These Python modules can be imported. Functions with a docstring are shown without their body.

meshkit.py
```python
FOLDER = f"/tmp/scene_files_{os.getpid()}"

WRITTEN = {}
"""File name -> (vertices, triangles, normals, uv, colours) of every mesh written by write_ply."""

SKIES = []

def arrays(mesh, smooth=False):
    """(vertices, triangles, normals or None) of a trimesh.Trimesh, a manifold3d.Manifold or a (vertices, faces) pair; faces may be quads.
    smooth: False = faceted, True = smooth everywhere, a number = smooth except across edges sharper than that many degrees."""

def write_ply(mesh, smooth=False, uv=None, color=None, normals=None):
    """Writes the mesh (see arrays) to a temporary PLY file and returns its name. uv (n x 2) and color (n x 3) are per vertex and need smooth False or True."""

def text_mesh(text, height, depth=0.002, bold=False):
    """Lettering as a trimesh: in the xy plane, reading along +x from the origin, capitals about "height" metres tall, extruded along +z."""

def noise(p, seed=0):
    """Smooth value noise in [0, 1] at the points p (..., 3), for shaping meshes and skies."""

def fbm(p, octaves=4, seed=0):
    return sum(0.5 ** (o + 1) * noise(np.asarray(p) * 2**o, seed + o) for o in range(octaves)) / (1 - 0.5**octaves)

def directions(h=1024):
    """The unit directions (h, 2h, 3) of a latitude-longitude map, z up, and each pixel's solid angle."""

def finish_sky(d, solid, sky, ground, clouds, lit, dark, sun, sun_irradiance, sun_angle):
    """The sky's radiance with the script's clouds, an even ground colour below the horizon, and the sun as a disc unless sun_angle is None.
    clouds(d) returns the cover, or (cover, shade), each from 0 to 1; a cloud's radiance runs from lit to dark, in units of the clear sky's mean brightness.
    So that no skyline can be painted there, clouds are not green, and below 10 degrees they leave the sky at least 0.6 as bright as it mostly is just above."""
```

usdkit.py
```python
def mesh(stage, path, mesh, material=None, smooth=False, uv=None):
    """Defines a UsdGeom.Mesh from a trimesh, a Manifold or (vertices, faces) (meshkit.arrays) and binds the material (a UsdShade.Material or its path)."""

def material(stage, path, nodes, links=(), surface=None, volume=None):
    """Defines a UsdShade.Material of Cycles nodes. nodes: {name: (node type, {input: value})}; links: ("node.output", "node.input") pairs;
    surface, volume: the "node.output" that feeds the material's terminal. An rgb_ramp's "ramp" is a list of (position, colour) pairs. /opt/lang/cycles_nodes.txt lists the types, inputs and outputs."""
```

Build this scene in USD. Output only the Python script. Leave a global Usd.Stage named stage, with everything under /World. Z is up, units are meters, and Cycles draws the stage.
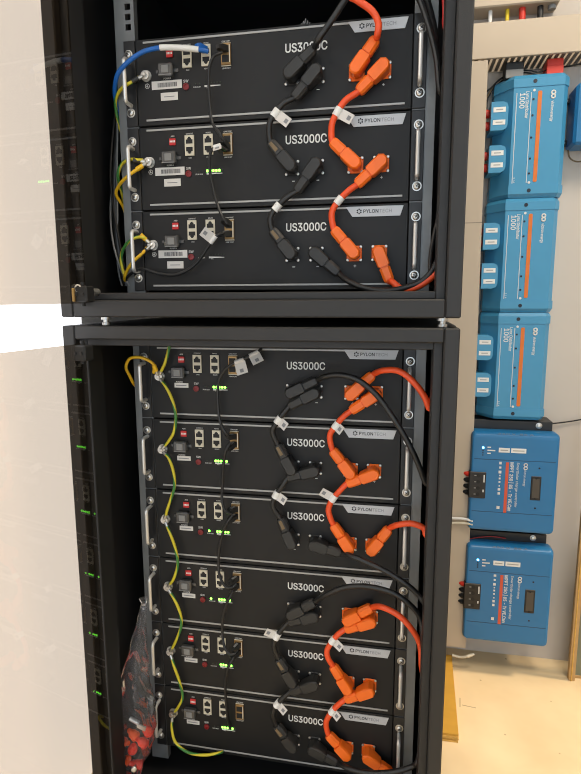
import math
import numpy as np
import trimesh
import manifold3d
import shapely.geometry as sg
from shapely import affinity
import usdkit
import meshkit
from pxr import Usd, UsdGeom, UsdLux, UsdShade, Gf, Sdf, Vt

stage = Usd.Stage.CreateInMemory()
UsdGeom.SetStageUpAxis(stage, UsdGeom.Tokens.z)
UsdGeom.SetStageMetersPerUnit(stage, 1.0)
UsdGeom.Xform.Define(stage, '/World')
UsdGeom.Scope.Define(stage, '/World/Looks')

# ------------------------------------------------------------------ camera
# Rack frame in millimetres: X right, Y into the rack (0 = faceplates), Z up (0 = middle of the top module).
FLOOR = -1375.0
CAM = np.array([212.21, -920.425, -346.33])
RC = np.array([[0.9817704, 0.00369435, 0.19003482], [0.02635023, 0.98751116, -0.15532991], [-0.18823535, 0.15750577, 0.96941188]])
FPX = 560.481
EXPOSURE = 0.0


def W(p):                                           # rack millimetres -> world metres
    p = np.asarray(p, float)
    return (p - [0, 0, FLOOR]) / 1000.0


r, d, f = [np.array([a[0], a[2], -a[1]]) for a in RC]
cam = UsdGeom.Camera.Define(stage, '/World/camera')
c = W(CAM)
cam.AddTransformOp().Set(Gf.Matrix4d(*r, 0, *(-d), 0, *(-f), 0, *c, 1))
cam.CreateHorizontalApertureAttr(36.0)
cam.CreateVerticalApertureAttr(36.0 * 774 / 581)
cam.CreateFocalLengthAttr(FPX / 581 * 36.0)
cam.CreateClippingRangeAttr(Gf.Vec2f(0.02, 100))
cam.CreateExposureAttr(EXPOSURE)

# ------------------------------------------------------------------ light
dome = UsdLux.DomeLight.Define(stage, '/World/sky')
dome.CreateColorAttr(Gf.Vec3f(0.77, 0.88, 1.0))
dome.CreateIntensityAttr(0.6)


def rect_light(name, pos, target, w, h, col, power):
    l = UsdLux.RectLight.Define(stage, '/World/' + name)
    pos, target = np.array(pos, float), np.array(target, float)
    z = (pos - target) / np.linalg.norm(pos - target)
    up = np.array([0, 0, 1.0]) if abs(z[2]) < 0.95 else np.array([0, 1.0, 0])
    x = np.cross(up, z); x /= np.linalg.norm(x)
    y = np.cross(z, x)
    l.AddTransformOp().Set(Gf.Matrix4d(*x, 0, *y, 0, *z, 0, *pos, 1))
    l.CreateWidthAttr(w); l.CreateHeightAttr(h)
    l.CreateColorAttr(Gf.Vec3f(*col)); l.CreateIntensityAttr(power)
    return l


rect_light('ceiling_panel_light', (0.9, -0.45, 2.56), (0.9, -0.45, 0), 0.6, 0.6, (1.0, 0.86, 0.68), 25)
sun = UsdLux.DistantLight.Define(stage, '/World/sun')
zd = np.array([0.60, -0.02, 0.80]); zd /= np.linalg.norm(zd)
xd = np.cross([0, 1.0, 0], zd); xd /= np.linalg.norm(xd)
yd = np.cross(zd, xd)
sun.AddTransformOp().Set(Gf.Matrix4d(*xd, 0, *yd, 0, *zd, 0, 0, 0, 0, 1))
sun.CreateAngleAttr(7.0)
sun.CreateColorAttr(Gf.Vec3f(1.0, 0.76, 0.50))
sun.CreateIntensityAttr(66)

# ------------------------------------------------------------------ materials


def lin(rgb):
    a = np.asarray(rgb, float) / 255.0
    return tuple(np.where(a <= 0.04045, a / 12.92, ((a + 0.055) / 1.055) ** 2.4))


def pm(name, rgb, rough=0.5, metal=0.0, var=0.10, scale=30, bump=0.0, bscale=300, **kw):
    col = lin(rgb)
    nodes = {'tc': ('texture_coordinate', {}),
             'n': ('noise_texture', {'scale': scale, 'detail': 4}),
             'r': ('rgb_ramp', {'ramp': [(0.25, tuple(x * (1 - var) for x in col)), (0.75, tuple(min(1, x * (1 + var)) for x in col))]}),
             'p': ('principled_bsdf', dict({'roughness': rough, 'metallic': metal}, **kw))}
    links = [('tc.object', 'n.vector'), ('n.fac', 'r.fac'), ('r.color', 'p.base_color')]
    if bump:
        nodes['n2'] = ('noise_texture', {'scale': bscale, 'detail': 3})
        nodes['b'] = ('bump', {'strength': bump, 'distance': 0.001})
        links += [('tc.object', 'n2.vector'), ('n2.fac', 'b.height'), ('b.normal', 'p.normal')]
    return usdkit.material(stage, '/World/Looks/' + name, nodes, links, surface='p.BSDF')


def emit(name, rgb, strength):
    return usdkit.material(stage, '/World/Looks/' + name, {'p': ('principled_bsdf', {'base_color': lin(rgb), 'emission_color': lin(rgb), 'emission_strength': strength})}, [], surface='p.BSDF')


M = {}
M['powder'] = pm('powder_coat', (38, 37, 36), 0.5, 0, 0.06, 15, 0.25, 900, specular_ior_level=0.4)
M['inside'] = pm('cabinet_inside', (30, 30, 31), 0.55, 0, 0.1, 10)
M['gasket'] = pm('gasket_black', (14, 14, 14), 0.6)
M['face'] = pm('module_face', (22, 22, 22), 0.5, 0, 0.05, 20, 0.2, 1200, specular_ior_level=0.35)
M['ear'] = pm('ear_black', (24, 24, 25), 0.4)
M['chassis'] = pm('chassis_black', (22, 22, 22), 0.5)
M['trim'] = pm('silver_trim', (165, 165, 163), 0.4, 0.2, 0.05)
M['badge'] = pm('silver_badge', (186, 188, 190), 0.4, 0.1, 0.04)
M['chrome'] = pm('chrome', (222, 220, 214), 0.3, 0.55, 0.05)
M['steel'] = pm('zinc_steel', (200, 198, 192), 0.3, 0.9, 0.1, 60)
M['rail'] = pm('galvanised_rail', (126, 128, 128), 0.45, 0.45, 0.12, 25)
M['print'] = pm('white_print', (215, 215, 212), 0.6, 0, 0.02)
M['dark_print'] = pm('dark_print', (45, 45, 48), 0.6, 0, 0.02)
M['grey_print'] = pm('grey_print', (125, 127, 130), 0.6, 0, 0.02)
M['cream_plastic'] = pm('cream_plastic', (205, 198, 178), 0.45, 0, 0.06)
M['port_black'] = pm('port_black', (8, 8, 8), 0.6)
M['brass'] = pm('brass_shield', (150, 122, 82), 0.35, 0.8, 0.15, 80)
M['red'] = pm('red_plastic', (196, 40, 42), 0.45, 0, 0.08)
M['dark_red'] = pm('red_button', (118, 14, 20), 0.35, 0, 0.08)
M['smoke'] = pm('smoked_cover', (62, 63, 63), 0.22, 0, 0.2, 60, coat_weight=0.5)
M['socket_grey'] = pm('socket_grey', (74, 68, 60), 0.55)
M['paper'] = pm('label_paper', (206, 203, 198), 0.7, 0, 0.03)
M['orange'] = pm('orange_plug', (240, 108, 24), 0.42, 0, 0.06, 40)
M['orange_cable'] = pm('orange_cable', (230, 80, 32), 0.45, 0, 0.05, 40)
M['black_plug'] = pm('black_plug', (36, 36, 35), 0.5, 0, 0.1, 40, 0.2, 500)
M['black_cable'] = pm('black_cable', (27, 27, 27), 0.42, 0, 0.1)
M['scuff'] = pm('brown_scuff', (112, 94, 66), 0.6, 0, 0.3, 120)
M['blue_cable'] = pm('blue_cable', (20, 95, 176), 0.4, 0, 0.05)
M['yellow_lug'] = pm('yellow_lug', (226, 178, 30), 0.45)
M['white_plastic'] = pm('white_plastic', (226, 226, 222), 0.45, 0, 0.03)
M['grey_plastic'] = pm('grey_plastic', (126, 126, 124), 0.5, 0, 0.05)
M['blue_case'] = pm('blue_case', (64, 142, 182), 0.33, 0, 0.03, 20)
M['blue_case2'] = pm('blue_enamel', (34, 112, 164), 0.36, 0, 0.03, 20)
M['orange_print'] = pm('orange_print', (212, 112, 34), 0.5, 0, 0.02)
M['red_print'] = pm('red_orange_print', (206, 84, 54), 0.5, 0, 0.02)
M['hole'] = pm('screw_hole', (14, 26, 42), 0.5)
M['duct'] = pm('beige_duct', (184, 170, 150), 0.5, 0, 0.03, 8)
M['duct_shade_joint'] = pm('duct_fingers_shaded', (112, 104, 94), 0.55, 0, 0.05)  # beige darkened for the fingers: the shadow under the duct is in the colour
M['wood'] = pm('tan_batten', (186, 150, 98), 0.6, 0, 0.15, 30)
M['board'] = pm('yellow_board', (196, 150, 56), 0.6, 0, 0.1, 25)
M['board_edge'] = pm('yellow_board_edge', (208, 166, 84), 0.7, 0, 0.2, 60)
M['green_board'] = pm('grey_green_board', (120, 124, 104), 0.6)
M['bolt_gold'] = pm('brassy_clip', (176, 150, 96), 0.35, 0.7)
M['led_on'] = emit('green_led', (120, 255, 70), 6.0)
M['led_off'] = pm('led_off', (46, 56, 44), 0.3)
M['blue_led'] = emit('blue_led', (110, 210, 255), 6.0)
M['red_dull'] = pm('red_shrink', (208, 52, 36), 0.45)
M['wire_red'] = pm('wire_red', (170, 30, 26), 0.45)
M['wire_orange'] = pm('wire_orange', (186, 92, 40), 0.45)
M['wire_yellow'] = pm('wire_yellow', (222, 196, 40), 0.45)
M['pencil'] = pm('pencil_mark', (150, 138, 112), 0.8)
M['bag_red'] = pm('bag_red', (236, 56, 30), 0.45)
M['bag_orange'] = pm('bag_orange', (245, 96, 34), 0.45)
# green/yellow striped earth wire
M['earth'] = usdkit.material(stage, '/World/Looks/earth_wire', {
    'a': ('attribute', {'attribute': 'stripe'}),
    'r': ('rgb_ramp', {'ramp': [(0.0, lin((206, 190, 46))), (0.55, lin((206, 190, 46))), (0.62, lin((58, 122, 52))), (1.0, lin((58, 122, 52)))]}),
    'p': ('principled_bsdf', {'roughness': 0.45})}, [('a.fac', 'r.fac'), ('r.color', 'p.base_color')], surface='p.BSDF')
# walls and floor
M['wall'] = pm('wall_paint', (196, 188, 178), 0.85, 0, 0.03, 3, 0.15, 80)
M['white_wall'] = pm('white_wall_paint', (243, 243, 242), 0.8, 0, 0.015, 3, 0.1, 80)
M['blind'] = emit('daylit_blind', (250, 251, 255), 1.6)
M['ceiling'] = pm('ceiling_paint', (225, 222, 216), 0.9, 0, 0.02, 3)
M['floor'] = usdkit.material(stage, '/World/Looks/screed_floor', {
    'tc': ('texture_coordinate', {}),
    'n': ('noise_texture', {'scale': 5, 'detail': 6}),
    'r': ('rgb_ramp', {'ramp': [(0.3, lin((212, 190, 152))), (0.7, lin((226, 208, 172)))]}),
    'v': ('voronoi_texture', {'scale': 22, 'randomness': 1.0}),
    's': ('rgb_ramp', {'ramp': [(0.0, (0.35, 0.33, 0.3)), (0.05, (0.5, 0.48, 0.44)), (0.08, (1, 1, 1)), (1, (1, 1, 1))]}),
    'm': ('mix_color', {'blend_type': 'multiply', 'fac': 0.8}),
    'n2': ('noise_texture', {'scale': 60, 'detail': 4}),
    'b': ('bump', {'strength': 0.2, 'distance': 0.002}),
    'p': ('principled_bsdf', {'roughness': 0.6})},
    [('tc.object', 'n.vector'), ('tc.object', 'v.vector'), ('tc.object', 'n2.vector'), ('n.fac', 'r.fac'), ('v.distance', 's.fac'), ('r.color', 'm.a'), ('s.color', 'm.b'),
     ('m.result', 'p.base_color'), ('n2.fac', 'b.height'), ('b.normal', 'p.normal')], surface='p.BSDF')
# tinted door glass: lets light through, mirrors by fresnel
M['glass'] = usdkit.material(stage, '/World/Looks/tinted_glass', {
    't': ('transparent_bsdf', {'color': (0.68, 0.63, 0.57)}),
    'g': ('glossy_bsdf', {'color': (1, 1, 1), 'roughness': 0.015}),
    'f': ('fresnel', {'IOR': 1.5}), 'geo': ('geometry', {}), 'inv': ('math', {'math_type': 'subtract', 'value1': 1.0}), 'mul': ('math', {'math_type': 'multiply'}),
    'x': ('mix_closure', {})}, [('geo.backfacing', 'inv.value2'), ('f.fac', 'mul.value1'), ('inv.value', 'mul.value2'), ('mul.value', 'x.fac'), ('t.BSDF', 'x.closure1'), ('g.BSDF', 'x.closure2')], surface='x.closure')
M['black_glass'] = pm('black_enamelled_glass', (16, 16, 16), 0.04, 0, 0.05)
M['bag'] = usdkit.material(stage, '/World/Looks/bag_film', {
    't': ('transparent_bsdf', {'color': (0.93, 0.93, 0.94)}),
    'g': ('glossy_bsdf', {'color': (1, 1, 1), 'roughness': 0.12}),
    'd': ('diffuse_bsdf', {'color': (0.75, 0.76, 0.8)}),
    'lw': ('layer_weight', {'blend': 0.22}),
    'x': ('mix_closure', {}), 'y': ('mix_closure', {'fac': 0.04})},
    [('lw.fresnel', 'x.fac'), ('t.BSDF', 'x.closure1'), ('g.BSDF', 'x.closure2'), ('x.closure', 'y.closure1'), ('d.BSDF', 'y.closure2')], surface='y.closure')

# ------------------------------------------------------------------ scene helpers
USED = {}


def numbered(parent, name):
    k = (parent, name)
    n = USED.get(k, 0)
    USED[k] = n + 1
    return f'{parent}/{name}' if n == 0 else f'{parent}/{name}_{n:03d}'


def tag(prim, label=None, cat=None, group=None, kind=None):
    for k, v in (('label', label), ('category', cat), ('group', group), ('kind', kind)):
        if v:
            prim.SetCustomDataByKey(k, v)


GROUPS = {'battery_module': 'battery modules in the two rack cabinets', 'battery_cable': 'black and orange battery cables', 'network_cable': 'network cables on the modules', 'earth_wire': 'earth wires on the modules',
          'distribution_box': 'blue distribution boxes on the wall', 'charge_controller': 'blue solar charge controllers on the wall', 'terminal_cap': 'red caps in the clear bag',
          'fuse_cable': 'red capped cable ends of the distribution boxes', 'charger_cable': 'cables entering the charge controllers', 'rack_cabinet': 'stacked rack cabinets'}


class Thing:
    """An Xform at the thing's base; parts are given in rack millimetres."""

    def __init__(self, name, label, cat, base, group=None, kind=None):
        self.path = numbered('/World', name)
        self.base = W(base)
        self.off = np.zeros(3)
        x = UsdGeom.Xform.Define(stage, self.path)
        x.AddTranslateOp().Set(Gf.Vec3d(*self.base))
        tag(x.GetPrim(), label, cat, group or GROUPS.get(name), kind)

    def part(self, name, mesh, mat, parent=None, label=None, smooth=35, attr=None, kind=None):
        p = numbered(parent or self.path, name)
        v, fc = (mesh.vertices, mesh.faces) if isinstance(mesh, trimesh.Trimesh) else mesh
        tm = trimesh.Trimesh(W(np.asarray(v) + self.off) - self.base, fc, process=False)
        if attr is not None:
            smooth = True
        m = usdkit.mesh(stage, p, tm, M[mat], smooth)
        if attr is not None:
            UsdGeom.PrimvarsAPI(m).CreatePrimvar('stripe', Sdf.ValueTypeNames.FloatArray, 'vertex').Set(Vt.FloatArray.FromNumpy(np.asarray(attr, np.float32)))
        tag(m.GetPrim(), label, kind=kind)
        return p


def structure(name, mesh, mat, label, cat):
    p = '/World/' + name
    tm = trimesh.Trimesh(W(mesh.vertices), mesh.faces, process=False)
    m = usdkit.mesh(stage, p, tm, M[mat], False)
    tag(m.GetPrim(), label, cat, kind='structure')
    return p


def structure_part(parent, name, mesh, mat):
    p = numbered(parent, name)
    usdkit.mesh(stage, p, trimesh.Trimesh(W(mesh.vertices), mesh.faces, process=False), M[mat], 35)


# ------------------------------------------------------------------ shape helpers (millimetres)
cat_ = trimesh.util.concatenate


def ray(px, py):
    cdir = np.array([(px - 290.5) / FPX, (py - 387) / FPX, 1.0])
    b = RC.T @ cdir
    return np.array([b[0], b[2], -b[1]])


def at(px, py, Y):                                  # the point of depth Y seen at a pixel of the photograph
    q = ray(px, py)
    return CAM + q * (Y - CAM[1]) / q[1]


def box(x0, x1, y0, y1, z0, z1, ch=0.0):
    lo, hi = np.array([x0, y0, z0], float), np.array([x1, y1, z1], float)
    if ch <= 0:
        b = trimesh.creation.box(extents=hi - lo)
        b.apply_translation((lo + hi) / 2)
        return b
    pts = []
    for sx in (0, 1):
        for sy in (0, 1):
            for sz in (0, 1):
                s = np.array([sx, sy, sz])
                cpt = np.where(s, hi, lo)
                ins = np.where(s, -ch, ch)
                for k in range(3):
                    q = cpt + ins
                    q[k] = cpt[k]
                    pts.append(q)
    return trimesh.Trimesh(pts).convex_hull


def hull(pts):
    return trimesh.Trimesh(np.asarray(pts, float)).convex_hull


def cyl(p0, p1, rad, n=16, r1=None):
    p0, p1 = np.asarray(p0, float), np.asarray(p1, float)
    r1 = rad if r1 is None else r1
    a = (p1 - p0) / np.linalg.norm(p1 - p0)
    u = np.cross(a, [0, 0, 1.0]) if abs(a[2]) < 0.9 else np.cross(a, [1.0, 0, 0])
    u /= np.linalg.norm(u)
    w = np.cross(a, u)
    t = np.arange(n) / n * 2 * math.pi
    ring = np.cos(t)[:, None] * u + np.sin(t)[:, None] * w
    return hull(np.vstack([p0 + ring * rad, p1 + ring * r1]))


def lathe(p, axis, prof, n=20):
    """prof: (radius, distance along the axis) pairs; closed at both ends."""
    p, a = np.asarray(p, float), np.asarray(axis, float)
    a = a / np.linalg.norm(a)
    u = np.cross(a, [0, 0, 1.0]) if abs(a[2]) < 0.9 else np.cross(a, [1.0, 0, 0])
    u /= np.linalg.norm(u)
    w = np.cross(a, u)
    t = np.arange(n) / n * 2 * math.pi
    v, fc = [], []
    for rr, h in prof:
        for k in t:
            v.append(p + a * h + (u * math.cos(k) + w * math.sin(k)) * rr)
    for i in range(len(prof) - 1):
        for k in range(n):
            k2 = (k + 1) % n
            A, B, C_, D = i * n + k, i * n + k2, (i + 1) * n + k2, (i + 1) * n + k
            fc += [[A, C_, B], [A, D, C_]]
    v.append(p + a * prof[0][1]); v.append(p + a * prof[-1][1])
    e0, e1 = len(v) - 2, len(v) - 1
    L = (len(prof) - 1) * n
    for k in range(n):
        k2 = (k + 1) % n
        fc += [[e0, k, k2], [e1, L + k2, L + k]]
    m = trimesh.Trimesh(v, fc, process=False)
    m.fix_normals()
    return m


def spline(pts, step=3.0):
    P = [np.asarray(q, float) for q in pts]
    if len(P) == 2:
        return np.array(P)
    P = [2 * P[0] - P[1]] + P + [2 * P[-1] - P[-2]]
    out = []
    for i in range(1, len(P) - 2):
        p0, p1, p2, p3 = P[i - 1:i + 3]
        t0, t1 = 0, max(np.linalg.norm(p1 - p0), 1e-6) ** 0.5
        t2 = t1 + max(np.linalg.norm(p2 - p1), 1e-6) ** 0.5
        t3 = t2 + max(np.linalg.norm(p3 - p2), 1e-6) ** 0.5
        n = max(2, int(np.linalg.norm(p2 - p1) / step))
        for t in np.linspace(t1, t2, n, endpoint=False):
            A1 = (t1 - t) / (t1 - t0) * p0 + (t - t0) / (t1 - t0) * p1
            A2 = (t2 - t) / (t2 - t1) * p1 + (t - t1) / (t2 - t1) * p2
            A3 = (t3 - t) / (t3 - t2) * p2 + (t - t2) / (t3 - t2) * p3
            B1 = (t2 - t) / (t2 - t0) * A1 + (t - t0) / (t2 - t0) * A2
            B2 = (t3 - t) / (t3 - t1) * A2 + (t - t1) / (t3 - t1) * A3
            out.append((t2 - t) / (t2 - t1) * B1 + (t - t1) / (t2 - t1) * B2)
    out.append(P[-2])
    return np.array(out)


def tube(pts, rad, n=10, step=3.0, twist=0.0, smooth=True):
    """A swept round cable; returns the mesh and (for striped wire) the turn of each vertex."""
    C = spline(pts, step) if smooth else np.asarray(pts, float)
    T = np.gradient(C, axis=0)
    T /= np.linalg.norm(T, axis=1)[:, None]
    u = np.cross(T[0], [0.3, 1, 0.2]); u /= np.linalg.norm(u)
    v, fc, s = [], [], []
    L = np.concatenate([[0], np.cumsum(np.linalg.norm(np.diff(C, axis=0), axis=1))])
    th = np.arange(n) / n * 2 * math.pi
    for i in range(len(C)):
        u = u - T[i] * (u @ T[i]); u /= np.linalg.norm(u)
        w = np.cross(T[i], u)
        v.append(C[i] + (np.cos(th)[:, None] * u + np.sin(th)[:, None] * w) * rad)
        s.append(((th / (2 * math.pi)) + L[i] * twist) % 1.0)
    v = np.vstack(v)
    for i in range(len(C) - 1):
        for k in range(n):
            k2 = (k + 1) % n
            A, B, C_, D = i * n + k, i * n + k2, (i + 1) * n + k2, (i + 1) * n + k
            fc += [[A, B, C_], [A, C_, D]]
    v = np.vstack([v, C[0], C[-1]])
    e = len(v)
    Lr = (len(C) - 1) * n
    for k in range(n):
        k2 = (k + 1) % n
        fc += [[e - 2, k2, k], [e - 1, Lr + k, Lr + k2]]
    s = np.concatenate(s + [np.array([0.2, 0.2])])
    s = np.abs(s * 2 - 1)                            # smooth around the wire: no seam
    return trimesh.Trimesh(v, fc, process=False), s


def prism_xz(poly, y0, y1):
    """Polygon in the X-Z plane, extruded from y0 to y1."""
    p = sg.Polygon(poly) if not isinstance(poly, sg.Polygon) else poly
    m = trimesh.creation.extrude_polygon(p, abs(y1 - y0), engine='earcut')
    v = m.vertices
    m = trimesh.Trimesh(np.stack([v[:, 0], max(y0, y1) - v[:, 2], v[:, 1]], 1), m.faces, process=False)
    m.fix_normals()
    return m


def prism_xy(poly, z0, z1):
    m = trimesh.creation.extrude_polygon(sg.Polygon(poly), z1 - z0, engine='earcut')
    m.apply_translation([0, 0, z0])
    return m


def rounded(x0, x1, z0, z1, rad, n=4):
    return sg.box(x0 + rad, z0 + rad, x1 - rad, z1 - rad).buffer(rad, quad_segs=n)


TXT = {}


def text(s, height, width=None, depth=0.3, bold=False, spread=1.0):
    k = (s, height, width, depth, bold)
    if k not in TXT:
        m = meshkit.text_mesh(s, height, depth, bold)
        v = m.vertices.copy()
        v[:, 0] -= v[:, 0].min()
        if width:
            v[:, 0] *= width / v[:, 0].max()
        TXT[k] = (v, m.faces)
    return TXT[k]


def face_text(s, x, z, y, height, width=None, bold=False, anchor='l', turn=False):
    """Lettering on a face that looks towards -Y; turn = reading downwards."""
    v, fc = text(s, height, width, 0.3, bold)
    v = v.copy()
    w = v[:, 0].max()
    if anchor == 'c':
        v[:, 0] -= w / 2
    if turn:
        out = np.stack([x + v[:, 1], y - v[:, 2], z - v[:, 0]], 1)
    else:
        out = np.stack([x + v[:, 0], y - v[:, 2], z + v[:, 1]], 1)
    return trimesh.Trimesh(out, fc, process=False)


def screw(x, y, z, rad, h=2.2, n=14):
    """Pan head screw on a face looking towards -Y with a cross recess."""
    head = lathe((x, y, z), (0, -1, 0), [(rad * 1.0, 0), (rad, h * 0.45), (rad * 0.8, h * 0.85), (rad * 0.45, h), (0.2, h)], n)
    return head


def screw_cross(x, y, z, rad, h=2.2):
    a = box(x - rad * .55, x + rad * .55, y - h - .15, y - h + .6, z - rad * .12, z + rad * .12)
    b = box(x - rad * .12, x + rad * .12, y - h - .15, y - h + .6, z - rad * .55, z + rad * .55)
    m = cat_([a, b])
    R = trimesh.transformations.rotation_matrix(0.6, [0, 1, 0], [x, y, z])
    m.apply_transform(R)
    return m


# ------------------------------------------------------------------ the room
WALL_Y = 662.0
structure('floor', box(-540, 1780, -2600, WALL_Y, FLOOR - 60, FLOOR), 'floor', 'pale screed floor with small dark specks', 'floor')
structure('wall_back', box(-540, 1780, WALL_Y, WALL_Y + 80, FLOOR - 60, FLOOR + 2600), 'wall', 'pale painted wall behind the cabinets and blue devices', 'wall')
structure('ceiling', box(-540, 1780, -2600, WALL_Y + 80, FLOOR + 2600, FLOOR + 2660), 'ceiling', 'plain white ceiling', 'ceiling')
wl = [box(-500, -420, -2600, -1150, FLOOR, FLOOR + 2600), box(-500, -420, 120, WALL_Y, FLOOR, FLOOR + 2600), box(-500, -420, -1150, 120, FLOOR + 2150, FLOOR + 2600)]
structure('wall_left', cat_(wl), 'white_wall', 'white wall with a tall window left of the open glass doors', 'wall')
fr = [box(-470, -425, -1150, -1110, FLOOR, FLOOR + 2150), box(-470, -425, 85, 120, FLOOR, FLOOR + 2150), box(-470, -425, -1110, 85, FLOOR + 2110, FLOOR + 2150)]
structure('window_2', cat_(fr), 'white_plastic', 'tall window with a white blind glowing with daylight', 'window')
structure_part('/World/window_2', 'blind', box(-428, -424, -1110, 120, FLOOR + 2, FLOOR + 2110), 'blind')
wr = [box(1700, 1780, -2600, -500, FLOOR, FLOOR + 2600), box(1700, 1780, 620, WALL_Y, FLOOR, FLOOR + 2600),
      box(1700, 1780, -500, 620, FLOOR, FLOOR + 1180), box(1700, 1780, -500, 620, FLOOR + 2000, FLOOR + 2600)]  # opening added and sized so the sun beam falls only on the floor
structure('wall_right', cat_(wr), 'wall', 'pale painted side wall with an opening added for the sun', 'wall')
fr = [box(1710, 1750, -500, -460, FLOOR + 1180, FLOOR + 2000), box(1710, 1750, 580, 620, FLOOR + 1180, FLOOR + 2000),
      box(1710, 1750, -460, 580, FLOOR + 1180, FLOOR + 1220), box(1710, 1750, -460, 580, FLOOR + 1960, FLOOR + 2000)]
structure('window_1', cat_(fr), 'white_plastic', 'added white window frame, out of view, around the opening for the sun', 'window')  # unseen window, added to go with the sun beam
# ------------------------------------------------------------------ the two cabinets
PITCH = 133.885
ZU = {n: (-(n - 1) * PITCH if n <= 3 else -493.978 - (n - 4) * PITCH) for n in range(1, 10)}
XU = {n: (0.0 if n <= 3 else -1.75) for n in range(1, 10)}
YU = {n: (0.0 if n <= 3 else 9.5) for n in range(1, 10)}   # the lower racks sit a little deeper
Y_FRONT, Y_BACK = -122.0, 478.0
XC = -7.0                                            # the racks sit a little off the cabinets' middle


def cabinet(label, z0, z1, bar_lo, bar_hi, lip_lo, lip_hi, rail0, rail1, holes, ry=0.0):
    t = Thing('rack_cabinet', label, 'rack cabinet', (0, 188, z0))
    XO = 301.0
    Bx = lambda a, b, *q: box(a + XC, b + XC, *q)
    t.part('side_panel', Bx(-XO, -XO + 2, -60, Y_BACK, z0, z1), 'powder')
    t.part('side_panel', Bx(XO - 2, XO, -60, Y_BACK, z0, z1), 'powder')
    t.part('side_lining', Bx(-XO + 2, -XO + 6, -60, Y_BACK - 3, z0 + 4, z1 - 4), 'inside')
    t.part('side_lining', Bx(XO - 6, XO - 2, -60, Y_BACK - 3, z0 + 4, z1 - 4), 'inside')
    t.part('back_panel', Bx(-XO + 2, XO - 2, Y_BACK - 3, Y_BACK, z0, z1), 'inside')
    t.part('top_panel', Bx(-XO + 2, XO - 2, -60, Y_BACK - 3, z1 - 3, z1), 'inside')
    t.part('bottom_panel', Bx(-XO + 2, XO - 2, -60, Y_BACK - 3, z0, z0 + 3), 'inside')
    # front frame: four bars, each with a set-back lip
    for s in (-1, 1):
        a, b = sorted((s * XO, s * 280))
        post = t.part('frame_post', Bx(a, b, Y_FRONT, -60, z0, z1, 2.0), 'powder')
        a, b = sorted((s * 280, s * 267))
        t.part('door_stop', Bx(a, b, Y_FRONT + 14, -62, z0 + 5, z1 - 5, 1.0), 'gasket' if s < 0 else 'powder', post)  # left stop made blacker than the right: shade put into its colour
    bar = t.part('frame_bar', Bx(-280, 280, Y_FRONT, -60, z0, bar_lo, 2.0), 'powder')
    t.part('door_stop', Bx(-267, 267, Y_FRONT + 14, -62, bar_lo, lip_lo, 1.0), 'powder', bar)
    bar = t.part('frame_bar', Bx(-280, 280, Y_FRONT, -60, bar_hi, z1, 2.0), 'powder')
    t.part('door_stop', Bx(-267, 267, Y_FRONT + 14, -62, lip_hi, bar_hi, 1.0), 'powder', bar)
    # mounting rails
    for s in (-1, 1):
        a, b = sorted((s * 222, s * 256))
        fl = manifold3d.Manifold.cube((b - a, 2.0, rail1 - rail0)).translate((a, 1.0 + ry, rail0))
        for hz in holes:
            fl = fl - manifold3d.Manifold.cube((9.5, 10, 9.5), True).translate((s * 232.5, 2, hz))
        mm = fl.to_mesh()
        r_ = t.part('mounting_rail', (mm.vert_properties[:, :3], mm.tri_verts), 'rail', smooth=False)
        a, b = sorted((s * 256, s * 254))
        t.part('rail_web', box(a, b, 3 + ry, 45 + ry, rail0, rail1), 'rail', r_)
        a, b = sorted((s * 222, s * 224))
        t.part('rail_web', box(a, b, 3 + ry, 14 + ry, rail0, rail1), 'rail', r_)
    return t


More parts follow.
